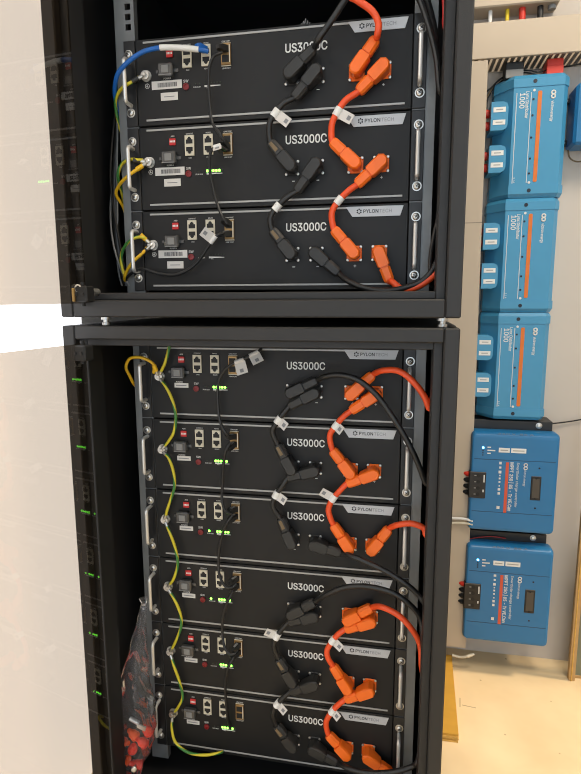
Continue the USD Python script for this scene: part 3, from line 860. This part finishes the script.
earth('second yellow earth wire falling left from the bottom module of upper cabinet', [A + np.array((-9, -2, -5))] + px([(143.6, 252, -18), (132.4, 262.6, -18), (126.5, 272, -12), (124.5, 279, -6)]) + [np.array((-264.0, 20, -318))], [(A, px([(143.6, 252)], -16)[0], 'black_plug')], 'yellow_lug')

# black conduit full of wires beside the left rail of the upper cabinet
t = Thing('wire_loom', 'bundle of dark wires in a black net sleeve left of upper rail', 'wire loom', (-265, 10, -330))
lm = px([(121, 92, 14), (118.5, 130, 16), (115, 180, 12), (115.5, 215, 10), (118, 245, 8), (123, 272, 6), (127, 286, 6)])
t.part('sleeve', tube(lm, 6.0, 12)[0], 'black_cable')
for k in range(3):
    t.part('wire', tube([q + np.array((7 * math.cos(k * 2 + i), -5 + 3 * math.sin(k * 2 + i), 0)) for i, q in enumerate(lm)], 1.6, 6)[0], ('grey_plastic', 'black_cable', 'rail')[k])

# ------------------------------------------------------------------ network cables


def net(label, way, ends, mat='black_cable', rad=2.6, tags=(), tail=None):
    P = px(way, -14)
    if tail:
        P += [np.array(q, float) for q in tail]
    t = Thing('network_cable', label, 'network cable', P[0])
    t.part('cable', tube(P, rad, 10)[0], mat)
    for p, q, m_ in ends:                            # plug housing from the port outwards
        p, q = np.asarray(p, float), np.asarray(q, float)
        a = (q - p) / np.linalg.norm(q - p)
        u = np.cross(a, [0, 0, 1.0]); u /= np.linalg.norm(u); w = np.cross(u, a)
        h = t.part('connector', hull([p + a * s + u * x + w * y for s, k in ((0, 1), (14, 1), (19, 0.6)) for x in (-5.2 * k, 5.2 * k) for y in (-4.2 * k, 4.2 * k)]), m_)
        t.part('latch', hull([p + a * s + u * x + w * y for s in (1, 11) for x in (-2, 2) for y in (4.2, 5.2)]), 'grey_plastic', h)
    return t, P


def port(n, key, row):
    x = {'link': -68.0, 'p2': -100.4, 'p1': -132.4}[key] + XU[n]
    return np.array([x, -4.6 + YU[n], ZU[n] + 33.6 + (6.6 if row == 0 else -7.2)])


def end(n, key, row, dirn):
    p = port(n, key, row)
    return (p, p + np.array(dirn, float), 'black_plug')


t, P = net('blue network cable with a white sleeve at the top module', [(208, 51.5, -13), (203, 50, -17), (196, 49.2, -20), (176, 47.6, -24), (158, 48, -26), (142, 52.4, -28), (126.5, 63.5, -28), (118, 73.5, -24), (115, 86, -14), (115.4, 98, -2)],
            [(port(1, 'p2', 0), port(1, 'p2', 0) + np.array((-6, -10, 1.0)), 'blue_cable')], 'blue_cable', 3.6, tail=[(-264, 22, -60), (-268, 60, -110)])
C = spline(P, 3.0)
i0 = int(np.argmin(np.linalg.norm(C - at(197.5, 49.2, -20), axis=1))); i1 = int(np.argmin(np.linalg.norm(C - at(157.5, 48.2, -26), axis=1)))
t.part('cable_sleeve', tube(C[i0:i1], 4.4, 12, smooth=False)[0], 'white_plastic')
net('thin black network cable from the top module down to the middle module of upper cabinet', [(222, 52.5, -20), (214, 56, -26), (209.5, 66, -26), (208.8, 86, -22), (210, 106, -20), (212, 122, -22), (219, 133, -26), (225, 141.5, -20)],
    [end(1, 'link', 0, (-4, -10, -2)), end(2, 'link', 1, (-2, -10, 4))], rad=2.4)
t, P = net('thin black network cable from the middle to the bottom module of upper cabinet', [(226, 150, -18), (219, 146, -26), (212, 150, -26), (209.3, 163, -22), (213, 187, -18), (217.5, 205, -18), (222, 216, -22), (227, 224, -18)],
           [end(2, 'link', 1, (-5, -9, -4)), end(3, 'link', 0, (-3, -10, 4))], rad=2.4)
wrap(t, P, at(218, 146, -26), 2.4, (214, 148.5), ln=12)
t, P = net('thin black network cable bending left under the handle of the bottom module of upper cabinet', [(224, 233, -20), (217, 235.5, -28), (210.7, 243, -26), (195, 264.5, -20), (177, 274.5, -18), (159, 273.6, -18), (144, 269, -20), (134.6, 271.4, -14), (126.5, 278.3, -6)],
           [end(3, 'link', 1, (-6, -9, -2))], rad=2.6, tail=[(-262, 20, -322), (-266, 60, -330)])
wrap(t, P, at(213, 240, -27), 2.6, (206, 234), ln=15)
t, P = net('thin black network cable with two silver labels at the top of the lower cabinet', [(263, 344, -10), (260, 350, -16), (252, 354.5, -22), (243, 359.5, -24), (234, 363, -24), (224.5, 370.5, -22), (219, 381, -18), (217.6, 396.6, -16), (220, 421, -16), (224.5, 431, -22), (229, 436.5, -18)],
           [end(5, 'link', 0, (-5, -10, 1))], rad=2.5, tail=None)
wrap(t, P, at(254, 353.5, -22), 2.5, (258, 358.5), 'paper', ln=17)
wrap(t, P, at(238.5, 361.5, -24), 2.5, (243.5, 369), 'paper', ln=17)
# plug left in the link port of the first module
net('thin black network cable linking second and third modules of lower cabinet', [(231, 442, -20), (226.2, 450, -26), (223.6, 463, -22), (222.6, 485, -18), (222, 500, -20), (225.5, 511, -26), (232, 514, -22)], [end(5, 'link', 1, (-4, -10, -3)), end(6, 'link', 0, (-5, -10, 0))], rad=2.5)
net('thin black network cable linking third and fourth modules of lower cabinet', [(233, 515, -20), (227.5, 522, -26), (221, 540, -20), (218.5, 560, -18), (220, 577, -22), (227, 587.6, -28), (233, 587, -24)], [end(6, 'link', 1, (-5, -10, -2)), end(7, 'link', 0, (-5, -10, -1))], rad=2.5)
net('thin black network cable linking fourth and fifth modules of lower cabinet', [(233, 591, -20), (227.5, 602, -26), (223, 618, -20), (222.6, 636, -20), (225, 648, -26), (230.5, 654.5, -28), (235, 653.5, -24)], [end(7, 'link', 1, (-5, -10, -3)), end(8, 'link', 0, (-4, -10, -2))], rad=2.5)
net('thin black network cable hanging from the fifth module down to the lowest module', [(234, 657, -20), (228.5, 667, -26), (225.5, 688, -20), (227, 712, -16), (228.5, 722, -12), (230.5, 728, -6)], [end(8, 'link', 1, (-5, -10, -3))], rad=2.5, tail=None)

# ------------------------------------------------------------------ bag of spare caps, lower left
BAG = [(141, 604), (147, 606), (147, 640), (150, 668), (155, 700), (157, 720), (152, 745), (144, 766), (134, 790), (122, 788), (118.5, 745), (117, 700), (119, 680), (128, 645)]
t = Thing('plastic_bag', 'clear crumpled plastic bag holding red caps beside the left rail', 'bag', at(138, 780, -45))
rows = []
left = [(141, 604), (136, 625), (128, 650), (120, 680), (117, 705), (118, 735), (119.5, 760), (123, 785), (126, 800)]
right = [(147, 604), (147, 625), (148, 650), (151, 680), (155, 705), (156, 728), (150, 750), (142, 772), (136, 795)]
rng = np.random.default_rng(5)


def interp(L, v):
    a = np.array(L, float)
    return np.interp(v, a[:, 1], a[:, 0])


nv, nu = 60, 36
vv = np.linspace(604, 795, nv)
V = []
for j, y in enumerate(vv):
    x0, x1 = interp(left, y), interp(right, y)
    bulge = 3 + 19 * math.sin(math.pi * min(1, (y - 600) / 200)) ** 0.8 * min(1, (y - 600) / 110)
    for i in range(nu):
        th = i / nu * 2 * math.pi
        xx = (x0 + x1) / 2 + (x1 - x0) / 2 * math.cos(th)
        Y = -58 + 8 * (795 - y) / 190 - bulge * math.sin(th)
        V.append(at(xx, y, Y))
V = np.array(V)
nz = meshkit.fbm(V / np.array([11, 11, 26.0]), 3, 3) - 0.5
ridge = np.abs(meshkit.noise(V / np.array([16, 16, 40.0]), 9) - 0.5)
ce = np.array([V[j * nu:(j + 1) * nu].mean(0) for j in range(nv)]).repeat(nu, 0)
V = V + (V - ce) * (nz * 0.5 - 0.35 * (0.25 - ridge))[:, None] + np.array([0, 1, 0]) * (nz * 5)[:, None]
fc = []
for j in range(nv - 1):
    for i in range(nu):
        i2 = (i + 1) % nu
        fc += [[j * nu + i, j * nu + i2, (j + 1) * nu + i2], [j * nu + i, (j + 1) * nu + i2, (j + 1) * nu + i]]
t.part('bag_film', trimesh.Trimesh(V, fc, process=False), 'bag', smooth=True)
cy_ = at(144, 607, -50)
t.part('knot', lathe(cy_ + [0, 0, -4], (0, 0, 1), [(2, 0), (5, 4), (3, 9), (7, 16), (8, 20), (1, 19)], 10), 'bag')

caps = [(124, 742, 'bag_orange', 0.3), (133, 748, 'bag_red', 1.2), (142, 742, 'bag_red', 2.2), (127, 760, 'bag_orange', 0.9), (137, 764, 'bag_red', 2.8), (147, 730, 'bag_red', 1.8), (133, 734, 'bag_orange', 2.0), (128, 777, 'bag_red', 0.5)]
nm = ['topmost at left', 'in the middle', 'right of the middle', 'lower left', 'lower right', 'upper right beside the rail', 'upper middle', 'lowest']
for (x, y, m_, a), w in zip(caps, nm):
    q = at(x, y, -58)
    ax = np.array([math.cos(a), -0.4, math.sin(a)])
    t = Thing('terminal_cap', ('orange' if m_ == 'bag_orange' else 'red') + ' plastic terminal cap in the clear bag, ' + w, 'plastic cap', q)
    b = t.part('cap_body', lathe(q, ax, [(7.5, -8), (8.2, -7), (8.2, 2), (6.5, 5), (4.5, 8), (4.5, 13), (3.6, 14)], 16), m_)
    t.part('cap_rim', lathe(q - ax * 8.5, ax, [(9.3, 0), (9.3, 2.4), (8.4, 2.6)], 16), m_, b)
q = at(136, 722, -62)
t = Thing('cable_lug', 'pale silver cable lug in the clear bag above the red caps', 'cable lug', q)
t.part('barrel', cyl(q + [-12, 0, 6], q + [6, 0, -2], 4.2, 14), 'steel')
t.part('palm', hull([q + np.array((6, 0, -2)) + np.array(p) for p in ((-2, -5, -5), (-2, -5, 3), (14, -6, -10), (16, -6, -2), (-2, -2, -5), (-2, -2, 3), (14, -3, -10), (16, -3, -2))]), 'steel')
q = at(134, 769, -74)
t = Thing('spare_screw', 'small silver screw near the bottom of the clear bag', 'screw', q)
t.part('head', lathe(q, (0.2, -1, 0.2), [(5.5, 0), (5.5, 1.6), (4, 3), (1, 3.4)], 14), 'steel')
t.part('shank', cyl(q, q + np.array((-2, 12, -2.0)), 2.3, 10), 'steel')

# ------------------------------------------------------------------ cable ducts on the wall
DY = 572.0
t = Thing('cable_duct', 'beige vertical cable duct beside the cabinets', 'cable duct', (360, 620, -1312))
t.part('cover', prism_xz([(322, -1312), (416, -1312), (401, 206), (322, 206)], DY, DY + 6), 'duct', smooth=False)
t.part('trough', prism_xz([(324, -1310), (413, -1310), (398, 205), (324, 205)], DY + 6, WALL_Y), 'duct', smooth=False)
t.part('cover_joint', prism_xz([(322, -166), (405.2, -166), (405.2, -164.6), (322, -164.6)], DY - 0.3, DY + 1), 'duct_shade_joint', smooth=False)
t = Thing('cable_duct', 'beige horizontal cable duct above the blue devices', 'cable duct', (640, 620, 207))
t.part('cover', box(300, 1150, DY - 2, DY + 6, 209, 288, 1), 'duct')
t.part('back_plate', box(300, 1150, WALL_Y - 3, WALL_Y, 209, 286), 'duct')
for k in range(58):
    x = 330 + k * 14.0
    t.part('duct_finger', box(x, x + 7.5, DY + 6, WALL_Y - 3, 211, 214), 'duct_shade_joint')
for nm_, x, m_, rad, lb in (('power_lead', 490, 'white_plastic', 4.5, 'white cable standing above the horizontal duct'), ('power_lead', 507, 'wire_yellow', 4.5, 'yellow cable standing above the horizontal duct'),
                            ('power_lead', 522, 'red_dull', 7.5, 'thick red cable standing above the horizontal duct'), ('power_lead', 540, 'black_cable', 7.0, 'thick black cable standing above the horizontal duct')):
    a, b, c_ = at(x, 14, 620), at(x + 0.5, 5, 622), at(x + 2, -20, 625)
    a[2] = 284
    t = Thing(nm_, lb, 'cable', a)
    t.part('cable', tube([a, (a + b) / 2 + [1, 0, 0], b, c_, c_ + [3, 0, 120]], rad, 14)[0], m_)
# enclosure above
t = Thing('wall_enclosure', 'pale grey enclosure whose bottom edge shows at the top right', 'enclosure', (460, 630, 345))
e0, e1 = at(470, 0, 600), at(561, 0, 600)
t.part('case', box(e0[0], e1[0], 600, WALL_Y, e1[2], e1[2] + 420, 3), 'duct')
t.part('cable_gland', cyl((e1[0] - 14, 622, e1[2] - 9), (e1[0] - 14, 622, e1[2] + 2), 9, 14), 'grey_plastic')

# ------------------------------------------------------------------ blue distribution boxes
LY = 580.0


def lynx(label, ztop, zbot, dx):
    h = ztop - zbot
    t = Thing('distribution_box', label, 'distribution box', (505 + dx, 620, zbot))
    prof = [(424, WALL_Y), (424, 628), (461, LY), (573, LY), (585, 596), (585, WALL_Y)]
    big = [(422.5, WALL_Y), (422.5, 626), (460, LY - 1.5), (574, LY - 1.5), (587, 595), (587, WALL_Y)]
    P = lambda pr: [(x + dx, y) for x, y in pr]

    def cap(za, zb):
        """End cap with a sloped outer edge."""
        inner = [(x + dx, y) for x, y in big]
        out = [((x - 505) * 0.955 + 505 + dx, y + (7 if y < WALL_Y - 1 else 0)) for x, y in big]
        lo, mid = zb, za
        s = 9 if za > zb else -9
        pts = [(x, y, zb) for x, y in inner] + [(x, y, za - s) for x, y in inner] + [(x, y, za) for x, y in out]
        return hull(pts)
    t.part('cover', prism_xy(P(prof), zbot + 27, ztop - 27), 'blue_case', smooth=20)
    for za, zb in ((ztop, ztop - 28), (zbot, zbot + 28)):
        cp = t.part('end_cap', cap(za, zb), 'blue_case', smooth=20)
        zc = zb + (za - zb) * 0.42
        t.part('cap_screw', cyl((507.5 + dx, LY - 2.2, zc), (507.5 + dx, LY + 2, zc), 4.6, 14), 'hole', cp)
    zt = ztop
    k = h / 280.0
    F = lambda z0: zt - z0 * k                       # distance down from the top
    t.part('fuse_stripe', prism_xz(rounded(515.5 + dx, 524.5 + dx, F(244), F(38), 3), LY - 0.8, LY), 'orange_print', smooth=False)
    for z0 in (56, 92, 142, 190, 224):
        t.part('fuse_light', cyl((506 + dx, LY - 0.8, F(z0)), (506 + dx, LY + 1, F(z0)), 2.6, 10), 'hole')
    for z0 in (36, 245):
        t.part('status_dot', cyl((507 + dx, LY - 0.6, F(z0)), (507 + dx, LY + 1, F(z0)), 3.0, 12), 'print')
    for x in (467.5, 500):
        t.part('printed_line', box(x + dx, x + 1.4 + dx, LY - 0.5, LY, F(246), F(40)), 'print')
    t.part('model_lettering', face_text('1000', 475.5 + dx, F(41), LY, 11.0, 34, True, turn=True), 'print')
    t.part('model_lettering', face_text('Lynx Distributor', 489 + dx, F(38), LY, 7.0, 60, True, turn=True), 'print')
    t.part('model_lettering', face_text('1 / 4', 470 + dx, F(232), LY, 4.5, None, turn=True), 'print')
    t.part('maker_lettering', face_text('victron energy', 546 + dx, F(62), LY, 6.2, 46, True, turn=True), 'print')
    lg = [tube([(549.5 + dx + r_ * math.cos(a), LY - 0.3, F(48) + s_ * 4.2 + 4.0 * math.sin(a)) for a in np.linspace(0, 2 * math.pi, 13)], 1.9, 6, smooth=False)[0] for r_, s_ in ((4.2, 1), (4.2, -1))]
    t.part('maker_emblem', cat_(lg), 'print')
    # two cable blocks on the sloped left side
    for za, zb in ((58, 123), (157, 220)):
        x0, x1 = 411, 450
        pl = [(x0, F(zb)), (x0, F(za)), (x1 - 12, F(za)), (x1 - 3, F(za + 4)), (x1, F(za + 13)), (x1, F(zb - 13)), (x1 - 3, F(zb - 4)), (x1 - 12, F(zb))]
        b = t.part('cable_block', prism_xz([(x + dx, z) for x, z in pl], LY - 6, 640), 'blue_case', smooth=False)
        for zc in ((za * 0.72 + zb * 0.28), (za * 0.28 + zb * 0.72)):
            t.part('block_label', box(416 + dx, 444 + dx, LY - 6.6, LY - 6, F(zc + 5.6), F(zc - 5.6)), 'white_plastic', b)
            t.part('printed_line', box(422 + dx, 438 + dx, LY - 6.9, LY - 6.5, F(zc + 1.2), F(zc - 1.2)), 'trim', b)
    return t, F, dx


boxes = []
for lb, zt, zb, dx in (('blue distribution box at the top of the column, with black and red straps above', 171, -108.5, 3), ('blue distribution box in the middle of the column of three', -109.5, -384.5, -1), ('blue distribution box at the bottom of the three, above a black bracket', -385.5, -660, -3)):
    t, F, dx_ = lynx(lb, zt, zb, dx)
    boxes.append((t, F, dx_))
pos_words = ['uppermost', 'second', 'third', 'lowest']
box_words = ['top', 'middle', 'bottom']
for bi, (bt, F, dx_) in enumerate(boxes):
    kk = 0
    for za, zb in ((58, 123), (157, 220)):
        for zc in ((za * 0.72 + zb * 0.28), (za * 0.28 + zb * 0.72)):
            zz = F(zc)
            x1 = 411 + dx_
            t = Thing('fuse_cable', f'red capped cable end entering the {box_words[bi]} blue distribution box, {pos_words[kk]} of four', 'cable', (x1 - 12, 604, zz))
            t.part('red_cap', lathe((x1 - 20, 604, zz), (1, 0, 0), [(6, 0), (10, 2), (10, 18), (9, 20), (1, 20)], 14), 'red_dull')
            t.part('cable', tube([(x1 - 18, 604, zz), (x1 - 26, 606, zz - 2), (x1 - 33, 612, zz - 14), (x1 - 30, 630, zz - 34)], 5, 10)[0], 'black_cable')
            kk += 1
# straps on top of the upper box
a0, a1, b0, b1 = at(505, 76, 600), at(524, 66, 600), at(546, 76, 600), at(563.5, 63, 600)
t = Thing('busbar_cover', 'black plastic strap between the top blue box and the duct', 'strap', (a0[0], 610, 172))
t.part('strap', box(a0[0], a1[0], 598, 640, 170, 208, 2), 'black_plug')
t.part('strap_foot', box(a0[0] + 1, a1[0] - 1, 595, 598.5, 171, 190, 1), 'grey_plastic')
t = Thing('busbar_cover', 'red plastic strap between the top blue box and the duct', 'strap', (b0[0], 610, 172))
t.part('strap', box(b0[0], b1[0], 598, 640, 170, 209, 2), 'red_dull')
t.part('strap_foot', box(b0[0], b1[0], 595, 598.5, 171, 192, 1), 'red_dull')
for k, (y0, y1) in enumerate(((70, 66), (72.5, 70))):
    t = Thing('signal_wire', 'thin black wire ' + ('higher' if k == 0 else 'lower') + ' of two strung between the black and red straps', 'wire', at(524, y0, 610))
    t.part('wire', tube([at(522, y0, 612), at(530, y0 + 0.6, 606), at(538, y0 + 2, 604), at(547, y1 + 4, 606)], 1.8, 8)[0], 'black_cable')
t = Thing('signal_wire', 'thin black wire running right from the red strap under the duct', 'wire', at(563, 66, 620))
t.part('wire', tube([at(562, 67, 620), at(570, 66, 612), at(580, 64, 612), at(600, 63, 630)], 2.2, 8)[0], 'black_cable')
for k, (pts, m_) in enumerate((([(486, 112), (488, 98), (494, 88), (503, 80)], 'black_cable'), ([(485, 100), (490, 92), (496, 83), (504, 77)], 'scuff'), ([(484, 94), (491, 88), (499, 80), (508, 74)], 'black_cable'))):
    t = Thing('signal_wire', ('dark wire curving left of the top blue box, lowest of three', 'brownish wire curving left of the top blue box', 'dark wire curving left of the top blue box, highest of three')[k], 'wire', at(*pts[0], 640))
    t.part('wire', tube([at(a, b, 640 - 6 * k) for a, b in pts], 2.0, 8)[0], m_)

# ------------------------------------------------------------------ blue charge controllers
CY = 557.0


def charger(label, x0, x1, z0, z1):
    t = Thing('charge_controller', label, 'charge controller', ((x0 + x1) / 2, 620, z0))
    w, h = x1 - x0, z1 - z0
    X = lambda u: x0 + u * w
    Z = lambda v: z1 - v * h
    outer = rounded(x0, x1, z0, z1, 12, 5)
    inner = rounded(x0 + 7, x1 - 7, z0 + 7, z1 - 16, 8, 5)
    pts = [(x, 596, z) for x, z in outer.exterior.coords] + [(x, CY + 10, z) for x, z in outer.exterior.coords] + [(x, CY + 2.5, z) for x, z in rounded(x0 + 2.5, x1 - 2.5, z0 + 2.5, z1 - 8, 11, 5).exterior.coords] + [(x, CY, z) for x, z in inner.exterior.coords]
    t.part('case', hull(pts), 'blue_case2', smooth=25)
    t.part('heat_sink', box(x0 + 6, x1 - 12, 596.5, WALL_Y - 4, z0 - 10, z1 + 24, 1), 'ear', label='black heat sink plate')
    for u in (0.79,):
        b = t.part('mounting_screw', lathe((X(u), 596.5, z1 + 13), (0, -1, 0), [(8, 0), (8, 2), (6, 2.4), (6, 6), (4, 7), (0.4, 7)], 14), 'steel')
    for v in (0.27, 0.80):
        t.part('case_seam', box(x0 + 8, x1 - 8, CY - 0.25, CY + 0.6, Z(v) - 0.5, Z(v) + 0.5), 'hole')
    # status lamp and print
    t.part('status_light', cyl((X(0.135), CY - 1, Z(0.155)), (X(0.135), CY + 1, Z(0.155)), 3.0, 12), 'blue_led', label='glowing blue status light')
    for k in range(3):
        t.part('status_light', cyl((X(0.135), CY - 0.6, Z(0.185 + 0.022 * k)), (X(0.135), CY + 1, Z(0.185 + 0.022 * k)), 1.8, 10), 'hole')
    for v in (0.150, 0.18, 0.21):
        t.part('printed_line', box(X(0.185), X(0.225 + (0.05 if v == 0.18 else 0)), CY - 0.4, CY, Z(v + 0.006), Z(v - 0.006)), 'print')
    for u0, u1 in ((0.315, 0.44), (0.455, 0.625)):
        b = t.part('sticker', box(X(u0), X(u1), CY - 0.5, CY, Z(0.195), Z(0.15)), 'white_plastic')
        t.part('printed_line', box(X(u0 + 0.02), X(u1 - 0.02), CY - 0.7, CY - 0.4, Z(0.178), Z(0.168)), 'trim', b)
    t.part('orange_line', box(X(0.405), X(0.440), CY - 0.5, CY, Z(0.80), Z(0.29)), 'red_print')
    t.part('model_lettering', face_text('MPPT 250 | 85 - Tr VE.Can', X(0.455), Z(0.29), CY, 8.2, 0.49 * h, True, turn=True), 'print')
    t.part('model_lettering', face_text('SmartSolar charge controller', X(0.53), Z(0.29), CY, 6.0, 0.45 * h, turn=True), 'print')
    t.part('maker_lettering', face_text('victron energy', X(0.615), Z(0.36), CY, 5.4, 0.16 * h, turn=True), 'print')
    lg = [tube([(X(0.63) + 4.2 * math.cos(a), CY - 0.3, Z(0.325) + s_ * 4.2 + 3.8 * math.sin(a)) for a in np.linspace(0, 2 * math.pi, 13)], 1.4, 6, smooth=False)[0] for s_ in (1, -1)]
    t.part('maker_emblem', cat_(lg), 'print')
    ic = []
    for k, v in enumerate((0.30, 0.345, 0.39, 0.425, 0.455, 0.49, 0.53, 0.565, 0.605)):
        s_ = (3.6, 3.0, 4.0, 2.0, 2.6, 2.6, 2.0, 3.6, 3.6)[k]
        ic.append(box(X(0.345) - s_, X(0.345) + s_ * 0.7, CY - 0.4, CY, Z(v) - s_ * 1.0, Z(v) + s_ * 0.8))
    t.part('printed_icons', cat_(ic), 'print')
    t.part('printed_icons', box(X(0.325), X(0.36), CY - 0.4, CY, Z(0.765), Z(0.735)), 'print')
    t.part('rating_lettering', face_text('250 V  85 A', X(0.30), z1 - 5.5, CY + 2.0, 4.0, 0.4 * w), 'grey_print')
    # grey display socket with two screws
    sk = t.part('display_socket', box(X(0.70), X(0.815), CY - 1.2, CY + 1, Z(0.655), Z(0.415), 1), 'ear')
    t.part('socket_plate', box(X(0.718), X(0.797), CY - 1.9, CY - 1, Z(0.63), Z(0.44), 0.3), 'socket_grey', sk)
    for v in (0.435, 0.635):
        t.part('socket_screw', screw(X(0.757), CY - 1.2, Z(v), 2.6, 1.4, 10), 'port_black', sk)
    for u, v in ((0.785, 0.335), (0.765, 0.735)):
        t.part('case_screw', cyl((X(u), CY - 0.5, Z(v)), (X(u), CY + 1, Z(v)), 2.4, 12), 'hole')
    # terminal block
    tb = t.part('terminal_block', box(x0 - 2, X(0.185), CY - 3, CY + 30, Z(0.665), Z(0.40), 1.2), 'ear')
    for k in range(4):
        zc = Z(0.435 + k * 0.063)
        t.part('terminal_hole', cyl((X(0.095), CY - 3.4, zc), (X(0.095), CY, zc), 5.0, 14), 'port_black', tb)
        t.part('terminal_hole', box(X(0.095) - 10, X(0.095) - 5, CY - 3.4, CY, zc - 1.4, zc + 1.4), 'grey_plastic', tb)
    t.part('printed_line', box(X(0.155), X(0.17), CY - 3.4, CY - 2.8, Z(0.50), Z(0.425)), 'print', tb)
    t.part('printed_line', box(X(0.150), X(0.165), CY - 3.4, CY - 2.8, Z(0.60), Z(0.575)), 'print', tb)
    return t, X, Z


c1, X1, Z1 = charger('blue solar charge controller above the other, below the distribution boxes', 404, 619, -958, -690)
c2, X2, Z2 = charger('lowest blue solar charge controller, close above the floor', 405, 624, -1276, -998)
for X_, Z_, w in ((X1, Z1, 'upper'), (X2, Z2, 'lower')):
    for k, m_ in enumerate(('red_dull', 'black_cable', 'black_cable', 'black_cable')):
        zc = Z_(0.435 + k * 0.063) - 2
        x1 = X_(0) - 2
        # cable beside the terminals, bending back to the wall
        t = Thing('charger_cable', ('red' if m_ == 'red_dull' else 'black') + f' cable entering the {w} charge controller, ' + ('topmost', 'second', 'third', 'lowest')[k] + ' of four', 'cable', (x1 - 14, 580, zc))
        t.part('cable', tube([(x1 + 3, 571, zc), (x1 - 8, 576, zc + 1), (x1 - 14, 590, zc + 4), (x1 - 16, 618, zc + 16), (x1 - 12, 648, zc + 30)], 6.5, 10)[0], m_)
        t.part('ferrule', cyl((x1 - 5, 574, zc), (x1 + 2, 571, zc), 7.2, 12), m_)

# tan and white leads crossing the vertical duct
for k, (pts, m_, lb) in enumerate((
        ([(452, 518), (462, 518.5), (471, 520.5), (478, 522)], 'white_plastic', 'upper white lead crossing the vertical duct to the upper charge controller'),
        ([(452, 523), (462, 523), (471, 524), (478, 525)], 'cream_plastic', 'lower cream lead crossing the vertical duct to the upper charge controller'),
        ([(452, 655), (460, 657), (467, 656.5), (474, 654)], 'cream_plastic', 'cream lead crossing the foot of the vertical duct'))):
    t = Thing('signal_lead', lb, 'cable', at(*pts[0], 562))
    P = [at(a, b, (566, 564, 560, 566)[i]) for i, (a, b) in enumerate(pts)]
    t.part('cable', tube(P, 3.4, 10)[0], m_)
    t.part('lead_sleeve', cyl(P[2], P[2] + (P[3] - P[2]) * 0.7, 4.4, 12), m_)
t = Thing('signal_wire', 'thin red wire across the black plate between the charge controllers', 'wire', at(468, 540, 590))
t.part('wire', tube([at(466, 539.5, 585), at(478, 537.5, 590), at(492, 536.5, 592), at(506, 538.5, 592)], 1.5, 8)[0], 'wire_red')
t = Thing('signal_wire', 'thin black wire running right along the wall from the upper charge controller', 'wire', at(545, 424, 640))
t.part('wire', tube([at(543, 424.5, 630), at(552, 423.6, 650), at(566, 422, 655), at(581, 419.6, 655), at(600, 416, 655)], 2.0, 8)[0], 'black_cable')

# ------------------------------------------------------------------ right edge
a, b = at(575.5, 85, 600), at(575.5, 146, 600)
t = Thing('inverter_box', 'dark blue device cut off by the right edge of the picture', 'electrical device', (a[0] + 60, 630, b[2]))
t.part('case', box(a[0], a[0] + 160, 585, WALL_Y - 6, b[2], a[2], 6), 'blue_case2')
for z in (a[2] - 22, b[2] + 18):
    t.part('mounting_tab', box(a[0] - 14, a[0] + 2, 640, WALL_Y - 6, z - 6, z + 6, 1), 'ear')
    t.part('tab_screw', screw(a[0] - 7, 640, z, 3, 2), 'steel')
for k, (pts, m_, lb) in enumerate((
        ([(571, 106), (570, 118), (571.5, 130), (577, 141), (590, 147)], 'black_cable', 'black wire looping left of the dark blue device, outermost'),
        ([(574, 118), (572, 126), (574, 136), (581, 142), (592, 143)], 'wire_red', 'dark red wire looping below the dark blue device'),
        ([(572, 128), (572.5, 138), (577, 146), (584, 150), (594, 149)], 'wire_orange', 'orange wire looping below the dark blue device'),
        ([(568, 150), (570, 158), (576, 161.5), (584, 161), (596, 158)], 'scuff', 'faint brown wire looping lowest beside the top blue box'),
        ([(574, 131), (575.5, 138), (581, 144), (594, 146)], 'black_cable', 'black wire looping below the dark blue device, innermost'))):
    t = Thing('loose_wire', lb, 'wire', at(*pts[0], 640))
    t.part('wire', tube([at(x, y, 645 - 5 * k) for x, y in pts], 1.8, 8)[0], m_)


def atz(x, y, Z):
    q = ray(x, y)
    return CAM + q * (Z - CAM[2]) / q[2]


q = atz(572, 681, FLOOR)
t = Thing('timber_batten', 'thin tan batten standing on the floor at the right edge', 'batten', q)
t.part('strip', box(q[0] - 9, q[0] + 7, q[1], q[1] + 14, FLOOR, FLOOR + 700, 1), 'wood')
t.part('edge_bead', box(q[0] - 4, q[0] - 1, q[1] - 2, q[1] + 1, FLOOR, FLOOR + 700, 0.5), 'board_edge')
t = Thing('leaning_panel', 'grey green panel behind the tan batten at right edge', 'panel', (q[0] + 200, q[1] + 24, FLOOR))
t.part('board', box(q[0] + 9, q[0] + 420, q[1] + 16, q[1] + 28, FLOOR, FLOOR + 360, 1), 'green_board')
t.part('board_rim', box(q[0] + 9, q[0] + 420, q[1] + 14, q[1] + 17, FLOOR, FLOOR + 8, 0.6), 'wood')

# yellow boards on the floor beside the lower cabinet
H = 22.0
f0, f1 = atz(458, 743, FLOOR), atz(451.5, 655, FLOOR + H)
t = Thing('yellow_board_stack', 'yellow board lying on the floor right of the lower cabinet', 'board', (330, 440, FLOOR))
xr0, xr1, y0, y1 = f0[0], f1[0], f0[1], f1[1]
for k in range(4):
    za, zb = FLOOR + k * H / 4, FLOOR + (k + 1) * H / 4 - 0.5
    o_ = (0, 1.5, -1, 0.5)[k]
    t.part('sheet', prism_xy([(300.5, y0 + o_), (xr0 + o_, y0 + o_), (xr1 + o_, y1), (300.5, y1)], za, zb), 'board' if k == 3 else 'board_edge', smooth=False)
# pencil marks on the floor
p0, p1, p2, p3 = atz(460, 698, FLOOR), atz(460, 707, FLOOR), atz(462, 705, FLOOR), atz(476, 708, FLOOR)
for u, v in ((p0, p1), (p2, p3)):
    n_ = np.cross(v - u, [0, 0, 1.0]); n_ /= np.linalg.norm(n_)
    structure_part('/World/floor', 'pencil_line', hull([c_ + n_ * s + [0, 0, zz] for c_ in (u, v) for s in (-0.9, 0.9) for zz in (0, 0.25)]), 'pencil')
